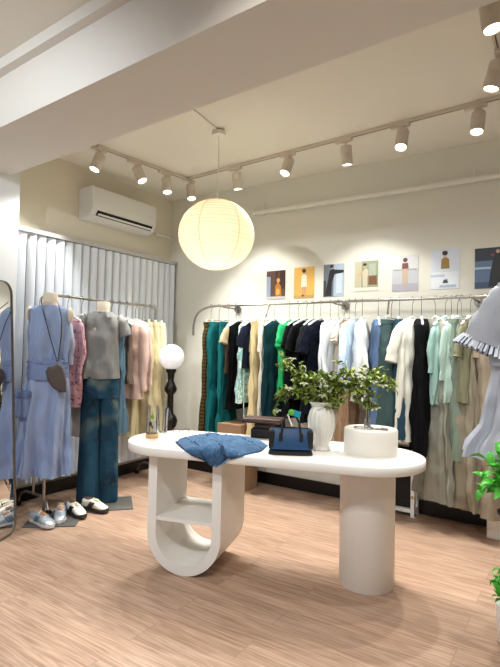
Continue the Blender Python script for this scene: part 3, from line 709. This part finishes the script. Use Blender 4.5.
bz = branches('blossom_branches', 'leafy green branches with cream blossoms arranged in the ribbed vase', tuple(vp+Vector((0,0,.1))), [
    [W(321,428), W(318,408), W(306,394), W(296,388,-.03), W(284,394,-.05), W(276,404,-.05)],
    [W(320,428), W(316,408), W(303,382), W(292,370,.05), W(286,362,.05)],
    [W(322,428), W(322,408), W(320,390,.03), W(312,378,.03), W(300,384,.02)],
    [W(322,428), W(324,408), W(334,388), W(340,374,-.03), W(346,366,-.03)],
    [W(323,428), W(326,408), W(340,392,.04), W(356,380,.04), W(372,372,.05), W(386,376,.05)],
    [W(323,428), W(327,408), W(338,398,-.04), W(330,380,-.08), W(322,376,-.08)],
    [W(322,428), W(325,408), W(345,386,-.03), W(362,384,-.04), W(380,380,-.03), W(397,386,-.03)],
    [W(345,386,-.03), W(352,390,-.03), W(362,394,-.02), W(366,406,-.02)],
    ], 5, [M['leaf'], M['leaf2']], .043, 9, [W(292,361,-.03), W(289,391,-.09), W(277,413,-.06), W(304,386,-.06), W(362,380,-.08), W(362,371,-.03), W(346,384,-.08), W(374,384,-.07), W(322,398,-.06), W(372,411,-.05), W(383,388,-.06)])
sprig = branches('trailing_sprig', 'small leafy sprig standing in the glass bud vase', tuple(bv.location+Vector((0,0,.02))), [
    [bv.location+Vector((0,0,.03)), bv.location+Vector((0,0,.12)), bv.location+RT*.01+Vector((0,0,.17)), bv.location+RT*.04+Vector((0,0,.2))],
    [bv.location+Vector((0,0,.12)), bv.location+RT*.02+Vector((0,0,.14)), bv.location+RT*.045+Vector((0,0,.11))]], 9, [M['leaf'], M['leaf2']], .03, 4, [bv.location+RT*.05+Vector((0,0,.1))], spreadr=.03)

# blue handbag
hb0 = tp(290.5, 456)+FW*.055+RT*.004
hb = thing('blue_handbag', 'blue bowling handbag with black trim and handles on the table', 'handbag', hb0, YAW-R_(3))
hw_, hd, hh_ = .118, .05, .14
def pil(s, z0, z1, k=1.0, bulge=.1):
    rings = []; n = 36
    for i in range(9):
        g = i/8; z = z0+(z1-z0)*g; kk_ = k*(1-.10*g**2) ; dd = hd*(1-.55*g**2.2)
        rings.append([(hw_*kk_*math.copysign(abs(math.cos(2*PI*j/n))**.35, math.cos(2*PI*j/n)), dd*math.copysign(abs(math.sin(2*PI*j/n))**.5, math.sin(2*PI*j/n)), z) for j in range(n)])
    return s.loft(rings)
bagb = pil(MB(), .032, hh_).build('body', mat('blue_leather', (28,68,108), .42, var=.1, bump=.2, bscale=120), hb)
pil(MB(), 0, .034, 1.02).build('base_panel', M['blackm'], hb)
for s in (-1, 1): 
    MB().box((s*.105, -.004, .085), (.03, .088, .1), bev=.012).build('corner_patch', M['blackm'], hb)
    MB().tube([(-.055,s*.04,.09),(-.05,s*.038,.13),(-.045,s*.02,.17),(-.025,s*.012,.21),(0,s*.01,.222),(.025,s*.012,.21),(.045,s*.02,.17),(.05,s*.038,.13),(.055,s*.04,.09)], .006, 8).build('handle', M['blackm'], hb)
for x in (-.055, .055): MB().box((x, -.05, .1), (.018, .006, .045), bev=.003).build('handle_tab', M['blackm'], hb)
MB().tube([(-.1,0,hh_),(0,0,hh_+.003),(.1,0,hh_)], .004, 8).build('zipper', M['blackm'], bagb)
ch = thing('bag_charm', 'green and blue charm tag hanging at the handbag handle', 'bag charm', hb0+Vector((0,0,.17)))
MB().box((.05,-.03,.055), (.045,.004,.032), Matrix.Rotation(.2, 3, 'Y')).build('tag', mat('cyan_card', (30,150,176), .4), ch, smooth=False)
MB().ell((.018,-.03,.06), (.02,.01,.017)).build('green_puff', mat('green_felt', (96,176,60), .9), ch)
mb = MB()
for k in range(7): mb.ell((.0+.004*k,-.035,.045-.009*k), (.005,.005,.006), 8, 5)
mb.build('beads', M['plas'], ch)

# dark wooden riser
wr_ = tp(262, 439)
st = thing('dark_display_stand', 'dark brown wooden display stand behind the blue handbag', 'display stand', wr_+FW*.08, YAW-R_(15))
MB().box((0.02,0,.03), (.16,.12,.06), bev=.008).build('plinth', M['blackm'], st)
MB().box((0.02,0,.075), (.12,.09,.03), bev=.006).build('neck', M['dwood'], st)
MB().box((0.01,0,.11), (.25,.16,.028), bev=.008).build('top_board', M['dwood'], st)
mb = MB(); mb.box((0.01,-.083,.11), (.22,.006,.006)); mb.build('carved_edge', mat('wood_edge', (92,58,40), .5), st, smooth=False)

# denim shorts
den = mat('washed_denim', (58,94,130), .85, var=.4, scale=26, bump=.8, bscale=45)
outl = [(176,443),(180,439),(192,436),(208,434),(222,435.5),(236,437),(250,438.5),(262,442),(268,446),(261,452),(250,454.5),(240,457),(231,459.5),(225.5,458),(223,464),(216,467.5),(209,465),(205,460.5),(193,456),(183,450)]
sc = tp(222, 447)
sh = thing('denim_shorts', 'blue denim shorts laid over the front edge of the table', 'shorts', (sc.x, sc.y, TH))
def shpoint(p, hz, lift):
    w_ = p-CT; x, y = w_.dot(TX), w_.dot(TN); ov = -TR_-.004-y
    if ov > 0:
        r = p-EYE; k = ((CT-TN*(TR_+.006+hz*.8)-EYE).dot(TN))/r.dot(TN); e_ = EYE+r*k; x = (e_-CT).dot(TX); y = -TR_-.006-hz*.8; z = e_.z
    else:
        k = max(0, 1-max(0, -ov)/.03); z = TH+.003+hz+lift*(1-.3*k)
    q_ = CT+TX*x+TN*y; return Vector((q_.x-sc.x, q_.y-sc.y, z-TH))
mb = MB(); pts = []
for i in range(len(outl)):
    a, b = outl[i], outl[(i+1) % len(outl)]
    for k in range(4): pts.append((a[0]+(b[0]-a[0])*k/4, a[1]+(b[1]-a[1])*k/4))
rings = []; TS = [0,.12,.25,.4,.55,.68,.8,.9,.96,1]
for i, t in enumerate(TS):
    ring = []
    for u, v in pts:
        p = tp(222+(u-222)*t, 447+(v-447)*t); r_ = .016*(1-t**5)+.016*(1-t*t*.9)*max(0, .5+nz(p.x*16, p.y*16, 2.2))+.028*abs(nz(p.x*34+4, p.y*20, 5))*(1-t**4)+.016*abs(nz(p.x*70, p.y*50, 1.5))*(1-t**4)
        ring.append(shpoint(p, r_, 0))
    rings.append(ring)
rings.append([Vector((q_.x, q_.y, q_.z-.002)) for q_ in [shpoint(tp(222+(u-222)*.99, 447+(v-447)*.99), -.0005, 0) for u, v in pts]])
mb.loft(rings, cap=True); mb.build('denim_body', den, sh, angle=180)
dn2 = mat('dark_denim_seam', (30,50,84), .85, var=.2, scale=20)
def hgt(u, v):
    best = 9
    for i in range(len(outl)):
        a, b = outl[i], outl[(i+1) % len(outl)]; dx, dy = u-222, v-447; ex, ey = b[0]-a[0], b[1]-a[1]; den_ = dx*ey-dy*ex
        if abs(den_) < 1e-9: continue
        k = ((a[0]-222)*ey-(a[1]-447)*ex)/den_; q = ((a[0]-222)*dy-(a[1]-447)*dx)/den_
        if k > 0 and 0 <= q <= 1: best = min(best, k)
    t = 1/best if best < 9 else 0; p = tp(u, v)
    return .016*(1-t**5)+.016*(1-t*t*.9)*max(0, .5+nz(p.x*16, p.y*16, 2.2))+.028*abs(nz(p.x*34+4, p.y*20, 5))*(1-t**4)+.016*abs(nz(p.x*70, p.y*50, 1.5))*(1-t**4)
def seam(pl, r, name, m, off=.001):
    P = []
    for (a, b), (c, d) in zip(pl[:-1], pl[1:]):
        for k in range(6): P.append((a+(c-a)*k/6, b+(d-b)*k/6))
    P.append(pl[-1]); return MB().tube([shpoint(tp(u, v), hgt(u, v)+off, 0) for u, v in P], r, 6).build(name, m, sh)
MB().tube([shpoint(tp(u, v), .004, 0) for u, v in ((176,443),(183,449.5),(192,455),(203,459.5),(208,462.5))], .005, 6).build('waistband', dn2, sh)
seam([(225,457),(221,451),(214,446),(203,442)], .0035, 'fly_seam', dn2)
seam([(183,440.5),(190,445),(199,451),(205,459)], .0022, 'waist_seam', dn2)
seam([(236,439),(243,444),(252,448),(262,450)], .0022, 'pocket_seam', dn2)
seam([(199,437.5),(208,440),(220,440)], .0022, 'pocket_seam', dn2)
MB().tube([shpoint(tp(u, v), .004, 0) for u, v in ((214,466.5),(221,465),(229,458.8),(240,455.8))], .004, 6).build('leg_hem', mat('frayed_hem', (120,156,190), .9), sh)

# acrylic jar with trinkets
jp = tp(152, 437.5)
jr = thing('acrylic_cup', 'clear acrylic cup on a wooden base at the left end of the table', 'cup', jp)
MB().lathe([(.038,0),(.04,.004),(.04,.022),(.037,.026)], n=32).build('wooden_base', M['wood'], jr)
MB().lathe([(.036,.026),(.036,.2),(.034,.2),(.034,.03),(.01,.029)], n=32).build('clear_tube', M['glass'], jr)
for nm, lb, dx, col, z in (('key_charm','green leaf-shaped charm in the acrylic cup', .0, (128,180,50), .13),('key_charm','dark brown charm pair in the acrylic cup', -.012, (52,34,30), .085)):
    t = thing(nm, lb, 'charm', jp+RT*dx+Vector((0,0,z)))
    MB().ell((0,0,0), (.013,.008,.016)).build('charm_body', mat('charm_enamel', col, .3), t); MB().tube([(.0,0,.014),(.0,0,.03)], .002, 6).build('ring', M['chrome'], t)
    MB().ell((.013,.004,-.02), (.008,.006,.01)).build('charm_drop', mat('charm_enamel', (236,232,226) if dx == 0 else (150,100,60), .3), t)
jp2 = tp(163, 432)
j2 = thing('clear_tumbler', 'empty clear tumbler behind the acrylic cup', 'cup', jp2)
MB().lathe([(.026,0),(.028,.003),(.036,.16),(.034,.16),(.026,.008),(.005,.006)], n=32).build('glass', M['glass'], j2)
# eyeglasses
eg = thing('eyeglasses', 'thin wire eyeglasses lying on the back of the table', 'eyeglasses', tp(181, 433.5), YAW+.2)
for s in (-1, 1):
    MB().tube([(s*.030+.021*math.cos(a), -.01, .017+.015*math.sin(a)) for a in [2*PI*k/20 for k in range(21)]], .0016, 6).build('rim', M['black'], eg)
    MB().tube([(s*.06,-.01,.03),(s*.064,.03,.028),(s*.062,.1,.02),(s*.06,.12,.004)], .0014, 6).build('temple', M['black'], eg)
MB().tube([(-.008,-.01,.026),(0,-.012,.03),(.008,-.01,.026)], .0014, 6).build('bridge', M['black'], eg)

# ------------------------------------------------------------------ mannequins
def mannequin(label, loc, rz, zneck, base=True, ph=.62):
    t = thing('mannequin', label, 'mannequin', loc, rz)
    z = zneck; mb = MB()
    P = [(z-.045,.046,.046),(z-.075,.05,.05),(z-.1,.075,.055),(z-.125,.125,.058),(z-.16,.135,.07),(z-.25,.13,.09),(z-.36,.12,.088),(z-.46,.105,.08),(z-.54,.115,.085),(z-.64,.13,.09),(z-.72,.13,.09)]
    body(mb, P, 3, 4, 0, sq=.9, flat=.95, wr=0); mb.build('torso', M['skin'], t)
    MB().lathe([(.05,z-.075),(.051,z-.06),(.054,z-.006),(.051,z),(.01,z)], n=28).build('neck_cap', M['cap'], t)
    for s in (-1, 1):
        MB().ell((s*.148, 0, z-.165), (.022, .042, .062), 16, 10).build('arm_cap', M['cap'], t)
    MB().tube([(0,0,z-.7),(0,0,.012)], .011, 12).build('pole', M['chrome'], t)
    MB().box((.1,-.06,.005), (.36,.34,.01), bev=.003).build('base_plate', M['slate'], t)
    return t
# blue dress mannequin
m1 = flo(43, 517); d1 = m1.dot(FW); z1 = at(48, 293, d1).z
F1 = YAW+R_(8)
mannequin('headless mannequin at left wearing the blue sleeveless dress', m1, F1, z1)
dress = thing('blue_dress', 'powder blue sleeveless dress with sash and cargo pocket on the left mannequin', 'dress', m1, F1)
bl_f = fab((152,170,206), .1)
mb = MB(); z = z1
hem = at(44, 473, d1).z
body(mb, [(z-.095,.085,.065),(z-.108,.12,.068),(z-.13,.143,.078),(z-.2,.14,.1),(z-.3,.148,.115),(z-.42,.14,.11),(z-.52,.125,.1)], 2.2, 9, .012, nseg=72, wr=.007); mb.build('bodice', bl_f, dress)
mb = MB(); body(mb, [(z-.5,.137,.105),(z-.52,.142,.108),(z-.62,.15,.115),(z-.655,.148,.115)], 4.2, 3, .002, wr=.006); mb.build('sash', fab((130,148,188)), dress)
mb = MB()
for k in range(3): mb.tube([(.15*math.cos(a), -.118*math.sin(a), z-.53-k*.04+.008*math.sin(a*3+k)) for a in [PI*i/20 for i in range(21)]], .005, 6)
mb.build('sash_folds', fab((118,136,178)), dress)
mb = MB(); body(mb, [(z-.64,.15,.115),(z-.72,.162,.13),(z-.95,.172,.145),(hem+.1,.18,.155),(hem,.185,.16)], 5.5, 7, .036, nseg=96, wr=.01); mb.build('skirt', bl_f, dress)
mb = MB(); mb.box((-.135,-.135,z-.83), (.13,.05,.2), Matrix.Rotation(R_(-34), 3, 'Z'), bev=.02); mb.build('cargo_pocket', fab((122,140,180)), dress)
mb = MB(); mb.box((-.138,-.141,z-.76), (.14,.056,.05), Matrix.Rotation(R_(-34), 3, 'Z'), bev=.012); mb.build('pocket_flap', fab((108,126,168)), dress)
# crossbody bag
cb = thing('crossbody_bag', 'grey-brown crescent bag hanging on a black strap over the blue dress', 'bag', m1, F1)
def L1(u, v, y): # local coords from pixel on a plane in front of the mannequin
    p = at(u, v, d1-y)-Vector(m1); c, s = math.cos(-F1), math.sin(-F1); return Vector((p.x*c-p.y*s, p.x*s+p.y*c, p.z))
S_ = [L1(42,300,.03), L1(41.5,306,.1), L1(46,322,.13), L1(51,340,.145), L1(57,361,.16)]
S2 = [L1(57,300,.03), L1(59,306,.08), L1(62,320,.115), L1(61,338,.14), L1(58,361,.16)]
MB().tube(S_, .0035, 6).build('strap', M['black'], cb); MB().tube(S2, .0035, 6).build('strap', M['black'], cb)
MB().tube([L1(57,361,.16)+Vector((.012*math.cos(a),0,.012*math.sin(a))) for a in [2*PI*k/14 for k in range(15)]], .003, 6).build('metal_ring', M['chrome'], cb)
cres = [(49,367.5),(54,367),(58,364.5),(61.5,367),(63.5,373),(65.5,381),(66,391),(60,391.5),(53,387),(48.5,380),(46.5,372)]
fr = [L1(u, v, .19) for u, v in cres]; bk = [L1(u, v, .145) for u, v in cres]; md_c = sum(fr, Vector())/len(fr)
mid = [(a+b)/2+((a+b)/2-(md_c+(b-a)*.5)).normalized()*.008 for a, b in zip(fr, bk)]
fr2 = [a.lerp(md_c, .25)+Vector((0,-.01,0)) for a in fr]
mb = MB(); mb.loft([fr2, fr, mid, bk]); mb.build('pouch', mat('suede', (86,78,74), .85, var=.15, bump=.3), cb)
# tee and jeans mannequin
m2 = flo(97, 503); d2 = m2.dot(FW); z2 = at(102, 302, d2).z; F2 = YAW+R_(16)
mannequin('headless mannequin wearing the grey tee and printed jeans', m2, F2, z2)
tee = thing('grey_tee', 'heather grey short-sleeved tee on the mannequin in jeans', 't-shirt', m2, F2)
gm = fab((134,134,132), .06); z = z2; tb2 = at(101, 378, d2).z
mb = MB(); body(mb, [(z-.085,.078,.06),(z-.1,.115,.066),(z-.13,.145,.08),(z-.2,.145,.105),(z-.32,.145,.115),(z-.45,.142,.11),(tb2,.155,.12)], 7, 4, .008, wr=.012); mb.build('shirt_body', gm, tee)
for s in (-1, 1):
    mb = MB(); limb(mb, [(s*.11,0,z-.135),(s*.15,0,z-.17),(s*.185,-.01,z-.28)], [.05,.058,.056], s+4); mb.build('sleeve', gm, tee)
mb = MB(); mb.tube([(.083*math.cos(a), .058*math.sin(a), z-.086) for a in [2*PI*k/24 for k in range(25)]], .005, 6); mb.build('collar', fab((150,150,148)), tee)
jn = thing('printed_jeans', 'wide-leg dark blue jeans with faded knees and sketchy print', 'jeans', m2, F2)
jz = at(100, 501, d2).z
mb = MB()
body(mb, [(tb2+.07,.132,.1),(tb2-.08,.145,.11),(tb2-.16,.15,.112)], 8, 3, .003)
for s in (-1, 1): body(mb, [(tb2-.12,.078,.1,s*.072,0),(tb2-.3,.078,.095,s*.075,s*.01),(tb2-.6,.08,.09,s*.078,s*.03),(jz,.088,.095,s*.08,s*.04)], 9+s, 3, .008, nseg=36, wr=.007)
rr2 = random.Random(3); mb.m = 1
for k in range(20):
    s = rr2.choice((-1,1)); cx_ = s*.075+rr2.uniform(-.04,.04); cz_ = tb2-.08-rr2.random()*.8; rad = rr2.uniform(.012,.04); a0_ = rr2.uniform(0,6)
    mb.tube([(cx_+rad*math.cos(a0_+a*.3)*(1+.3*math.sin(a)), -.112+.06*(abs(abs(cx_)-.075)/.08)**2+.004*math.sin(k)-(.03*s-.0)*.0, cz_+rad*1.3*math.sin(a0_+a*.3)) for a in range(16)], .0025, 5)
mb.build('denim', [PR['denimp'], mat('ink_print', (14,24,40), .8)], jn)
MB().box((-.165,-.05,tb2-.04), (.03,.004,.06), Matrix.Rotation(.15, 3, 'Y')).build('swing_tag', mat('tag_card2', (206,200,184), .7), jn, smooth=False)

# ------------------------------------------------------------------ shoes
def shoe(label, u, v, heading, kind, grp, L=.25):
    p = flo(u, v, .0); t = thing('sneaker', label, 'shoe', (p.x, p.y, .011), heading, grp)
    # local x = toe direction
    def ring(x, hw, h0, h1, n=20, pw=.7):
        r = []
        for j in range(n):
            a = 2*PI*j/n; c, s = math.cos(a), math.sin(a)
            r.append((x, hw*math.copysign(abs(c)**pw, c), h0+(h1-h0)*(.5+.5*math.copysign(abs(s)**pw, s))))
        return r
    sole = [(-.5,.02),(-.47,.032),(-.35,.036),(-.1,.034),(.15,.044),(.3,.045),(.42,.036),(.48,.022),(.5,.01)]
    mb = MB(); mb.loft([ring(x*L, w, 0, .022+(.006 if x < -.2 else 0)+(.01*max(0, x-.3)*5), pw=.35) for x, w in sole]); mb.build('sole', mat('sole_rubber', (46,42,40) if kind == 'bw' else (196,198,198), .6), t)
    up_ = [(-.485,.014,.05),(-.46,.028,.078),(-.38,.033,.085),(-.25,.034,.08),(-.1,.034,.086),(.02,.037,.08),(.15,.041,.064),(.3,.041,.048),(.42,.031,.038),(.475,.014,.028)]
    um = mat('shoe_upper', (226,222,210) if kind == 'bw' else (176,186,196), .45 if kind == 'bw' else .3, metal=0 if kind == 'bw' else .35, var=.06)
    mb = MB(); mb.loft([ring(x*L, w, .015, h, pw=.75) for x, w, h in up_]); upp = mb.build('upper', um, t)
    MB().ell((-.28*L, 0, .083), (.2*L*.9, .022, .008), 18, 6).build('collar_opening', mat('shoe_lining', (90,70,56) if kind == 'bw' else (176,150,120), .8), t)
    MB().ell((.02*L, 0, .078), (.13*L, .016, .012), 14, 6, ).build('tongue', mat('tongue', (214,204,176) if kind == 'bw' else (196,140,96), .7), t)
    lc2 = MB()
    for k in range(5): x = -.08*L+k*.055*L; lc2.tube([(x,-.026,.074-.004*k),(x+.006,0,.094-.0075*k),(x,.026,.074-.004*k)], .0032, 6)
    lc2.build('laces', M['petal'] if kind == 'bw' else M['plas'], upp)
    for s in (-1, 1):
        st_ = MB()
        for k in range(3):
            x = -.12*L+k*.07*L
            st_.tube([(x-.012, s*.0395, .026), (x, s*.0405, .046), (x+.014, s*.034, .068)], .0055 if kind == 'bw' else .0042, 6)
        st_.build('side_stripes', M['blackm'] if kind == 'bw' else mat('silver_stripe', (110,130,150), .4, .3), t)
    MB().ell((-.44*L, 0, .052), (.022, .031, .03), 14, 8).build('heel_tab', M['blackm'] if kind == 'bw' else um, t)
    return t
shoe('silver sneaker lying furthest left on the grey plate, side on', 42, 526, YAW+R_(-35), 'si', 'shoes at the mannequins')
shoe('silver sneaker pointing at the viewer beside its pair', 60, 520, YAW+R_(-72), 'si', 'shoes at the mannequins')
shoe('white sneaker with black stripes, left of its pair', 76, 516, YAW+R_(-45), 'bw', 'shoes at the mannequins')
shoe('white sneaker with black stripes nearest the jeans hem on the right', 95, 511.5, YAW+R_(-25), 'bw', 'shoes at the mannequins')

# ------------------------------------------------------------------ leaning mirror at the left edge
me_ = flo(13.5, 531)
Lm = 1.73; lean = R_(3.2)
mr_ = thing('standing_mirror', 'tall floor mirror with rounded top and thin dark frame standing at the left edge', 'mirror', (me_.x, me_.y, 0), R_(28))
def mrot(v): return Matrix.Rotation(-lean, 4, 'Y') @ Vector(v)
def rrect(w, h, r, k=0.0, n=10):
    o = []
    for cx, cy, a0 in ((w-r, h-r, 0), (r, h-r, 90), (r, r, 180), (w-r, r, 270)):
        for i in range(n+1): a = R_(a0+90*i/n); o.append((cx+(r-k)*math.cos(a), cy+(r-k)*math.sin(a)))
    return o
Wm = .62
mb = MB(); A = rrect(Wm, Lm, .09); B = rrect(Wm, Lm, .09, .006)
mb.loft([[mrot((x_, -y, z)) for y, z in P] for x_, P in ((0,A),(.024,A),(.024,B),(.012,B))], cap=False); mb.loft([[mrot((0, -y, z)) for y, z in A], [mrot((.008, -y, z)) for y, z in A]])
mb.build('frame', M['steel'], mr_, smooth=False)
MB().loft([[mrot((.012, -y, z)) for y, z in B], [mrot((.016, -y, z)) for y, z in B]]).build('mirror_glass', M['mirror'], mr_, smooth=False)

for y in (.12, Wm-.12): MB().tube([mrot((-.006,-y,1.1)), (-.24,-y,.006)], .006, 8).build('back_strut', M['blackm'], mr_)
# ------------------------------------------------------------------ storage frame, box, pedestal
ff = onY(414, 512, YB-.16); fd = .14
cf = thing('white_storage_frame', 'white metal framed open unit standing under the rail behind the round column', 'storage unit', (ff.x, ff.y, 0))
ht_ = at(411, 442, ff.dot(FW)).z
mb = MB(); wf = .55; tf = .028
for x in (-tf/2, -wf+tf/2):
    for y in (tf/2, fd-tf/2):
        m_ = MB(); m_.box((x, y, ht_/2), (tf, tf, ht_)); m_.build('leg', M['plas'], cf, smooth=False)
for z in (.05, ht_-tf/2):
    for c_, sz in (((-wf/2, tf/2, z), (wf-2*tf, tf, tf)), ((-wf/2, fd-tf/2, z), (wf-2*tf, tf, tf)), ((-tf/2, fd/2, z), (tf, fd-2*tf, tf)), ((-wf+tf/2, fd/2, z), (tf, fd-2*tf, tf))):
        m_ = MB(); m_.box(c_, sz); m_.build('crossbar', M['plas'], cf, smooth=False)
MB().box((-wf/2, fd/2, ht_*.5), (wf-.07, fd-.07, ht_*.78), bev=.01).build('black_bin', M['blackm'], cf)
MB().ell((-.014, -.006, .16), (.012,.01,.012)).build('knob', M['wood'], cf)
kb = at(228, 424, 4.55); kx = thing('cardboard_box', 'brown cardboard box below the teal trousers behind the table', 'box', (kb.x, YB-.33, 0))
MB().box((0,0,kb.z/2), (.26,.3,kb.z-.004), bev=.004).build('carton', M['board'], kx, smooth=False)
MB().box((0,0,kb.z), (.05,.302,.003)).build('packing_tape', mat('tape', (180,150,116), .3), kx, smooth=False)
pd_ = flo(486.5, 538)
ped = thing('white_pedestal', 'white box pedestal at the right edge below the grey skirt', 'pedestal', (pd_.x, pd_.y, 0), R_(0))
pt_ = at(487, 484, pd_.dot(FW)).z
pw = .3
MB().box((pw/2+.0, .0+pw/2, pt_/2), (pw, pw, pt_), bev=.008).build('plinth', M['white'], ped)
MB().box((pw/2, pw/2, pt_+.006), (pw+.01, pw+.01, .012), bev=.004).build('top_plate', M['white'], ped)

# ------------------------------------------------------------------ right-hand mannequin with grey ruffled top and skirt
m3d = 2.25; m3 = cw((533-250)/FPX*m3d, m3d); F3 = YAW+R_(-28)
z3 = at(533, 262, m3d).z
mannequin('headless mannequin beyond the right edge wearing the grey ruffled top', m3, F3, z3)
gt = thing('ruffle_sleeve_top', 'grey top with striped ruffle cuff at the right edge', 'top', m3, F3)
gj = fab((166,171,180), .08)
def L3(u, v, y): 
    p = at(u, v, m3d+y)-Vector(m3); c, s = math.cos(-F3), math.sin(-F3); return Vector((p.x*c-p.y*s, p.x*s+p.y*c, p.z))
z = z3
mb = MB(); body(mb, [(z-.075,.08,.055),(z-.1,.14,.065),(z-.13,.175,.08),(z-.2,.18,.11),(z-.32,.18,.125),(z-.42,.18,.13),(z-.47,.175,.12)], 7.7, 4, .006, wr=.008); mb.build('top_body', gj, gt)
for s in (-1, 1):
    a, b, c = (L3(513, 290, 0), L3(500, 308, .01), L3(483, 344, .02)) if s < 0 else (Vector((.14,0,z-.13)), Vector((.21,0,z-.2)), Vector((.235,-.02,z-.33)))
    mb = MB(); limb(mb, [a, b, c], [.07, .085, .098], s+4.4, n=36, flat=.45); mb.build('sleeve', gj, gt)
    d = (c-b).normalized(); sx = d.cross(Vector((0,1,0))).normalized(); sy = sx.cross(d); mb = MB(); rings = []
    for q, (t, r) in enumerate(((-.006,.094),(.008,.1),(.028,.107),(.045,.112))):
        rings.append([c+d*(t-.008+.004*math.sin(j*1.1))+(sx*math.cos(2*PI*j/144)+sy*.42*math.sin(2*PI*j/144))*(r+(.002+.004*q)*math.sin(26*2*PI*j/144)) for j in range(144)])
    mb.loft(rings, cap=False)
    mb.m = 1
    for k in range(30):
        a_ = 2*PI*k/30; rd = sx*math.cos(a_)+sy*.42*math.sin(a_); mb.tube([c+d*.0+rd*.1, c+d*.022+rd*.109, c+d*.04+rd*.115], .0035, 5)
    mb.build('ruffle', [mat('ruffle_white', (222,228,236), .8), mat('ruffle_navy', (52,64,98), .8)], gt)
sk = thing('grey_skirt', 'pale lavender-grey flared skirt under the ruffled top at the right edge', 'skirt', m3, F3)
hz = at(490, 458, m3d).z
mb = MB(); body(mb, [(z-.44,.165,.115),(z-.52,.17,.12),(z-.75,.215,.16),(hz+.05,.275,.21),(hz,.285,.22)], 6.5, 8, .022, nseg=96, wr=.01); mb.build('skirt', fab((184,189,202), .08), sk)
mb = MB(); body(mb, [(z-.43,.168,.118),(z-.465,.169,.12)], 6.5, 3, 0); mb.build('waistband', fab((150,156,176), .08), sk)

# ------------------------------------------------------------------ green plants
def plant(name, label, root, pot, stems, lsize, seed, potm):
    r = random.Random(seed); t = thing(name, label, 'potted plant', root)
    pot.build('pot', potm, t)
    tw = MB(); lf = MB()
    for p0, p1 in stems:
        a, b = Vector(p0)-Vector(root), Vector(p1)-Vector(root); mid = a.lerp(b, .5)+Vector((0,0,.012)); tw.tube([a, mid, b], .003, 6)
        for k in range(7):
            s = mid.lerp(b, k/6); d = Vector((r.gauss(0,1), r.gauss(0,1), r.gauss(.35,.5))).normalized()
            lf.leaf(s, d, Vector((r.gauss(0,.3), r.gauss(0,.3), 1)), lsize*r.uniform(.75,1.15), lsize*.46)
    tw.build('stems', M['bright'], t); lf.build('leaves', M['bright'], t); return t
dA = 2.05
def A_(u, v, dd=0): return at(u, v, dA+dd)
pA = A_(514, 510)
pA.z = A_(500, 512).z
psb = thing('plant_stand', 'slim black metal plant stand beyond the right edge', 'plant stand', (pA.x, pA.y, 0))
for k in range(3):
    a = 2*PI*k/3+.3; MB().tube([(.035*math.cos(a), .035*math.sin(a), pA.z-.006), (.028*math.cos(a), .028*math.sin(a), .004)], .005, 8).build('leg', M['blackm'], psb)
MB().lathe([(.06,pA.z-.012),(.062,pA.z-.006),(.062,pA.z-.001),(.01,pA.z-.001)], n=28).build('top_plate', M['blackm'], psb)
plant('potted_plant', 'glossy bright green plant in a small black pot in front of the grey skirt', tuple(pA), MB().lathe([(.038,0),(.058,.07),(.06,.08),(.054,.08),(.05,.06),(.01,.06)], n=28),
      [(pA+Vector((0,0,.06)), A_(*q)) for q in ((482,480,.0),(488,462,.03),(498,455,.0),(494,484,-.05),(504,470,-.03),(510,460,.02),(479,487,.03),(500,492,-.06))], .072, 4, M['blackm'])
pB = flo(513, 645); dB = pB.dot(FW)
plant('potted_plant', 'second green plant in a tall white pot at the lower right edge', tuple(pB), MB().lathe([(.055,0),(.062,.01),(.072,.16),(.07,.17),(.064,.165),(.01,.15)], n=32),
      [(pB+Vector((0,0,.14)), at(u, v, dB+dd)) for u, v, dd in ((494,590,.02),(498,580,-.02),(505,572,.0),(510,585,-.05),(500,598,-.04),(518,575,.03))], .07, 8, mat('pot_glaze', (236,236,232), .3))

# ------------------------------------------------------------------ light
def fill_spot(x, y, w, q, col=(1,.96,.9)):  # unseen spots added without fixtures, standing in for shop lighting behind the camera
    l = bpy.data.lights.new('unseen_fill_spot', 'SPOT'); l.energy = w; l.spot_size = R_(110); l.spot_blend = .6; l.shadow_soft_size = .035; l.color = col
    o = bpy.data.objects.new('unseen_fill_spot', l); C.objects.link(o); o.location = (x, y, CZ-.2); o.rotation_euler = aim(o.location, q).to_euler()
fill_spot(-.5, .4, 85, (-.7, 2.2, .5))
fill_spot(-2.2, -.3, 120, (-3.0, 2.0, .9), (.86,.93,1))
fill_spot(.9, .6, 35, (.3, 2.4, .6), (.9,.95,1))
w = bpy.data.worlds.new('world'); bpy.context.scene.world = w; w.use_nodes = True
w.node_tree.nodes['Background'].inputs[0].default_value = (.86,.9,1,1); w.node_tree.nodes['Background'].inputs[1].default_value = .5

# ------------------------------------------------------------------ camera
cam = bpy.data.cameras.new('camera'); co = bpy.data.objects.new('camera', cam); C.objects.link(co)
cam.sensor_fit = 'HORIZONTAL'; cam.sensor_width = 36; cam.lens = FPX/500*36; cam.clip_start = .02
mt = Matrix((RR, UR, -F0)).transposed().to_4x4(); mt.translation = EYE; co.matrix_world = mt
sc_ = bpy.context.scene; sc_.camera = co
sc_.view_settings.view_transform = 'Standard'; sc_.view_settings.look = 'None'; sc_.view_settings.gamma = 1; sc_.view_settings.exposure = 0.14
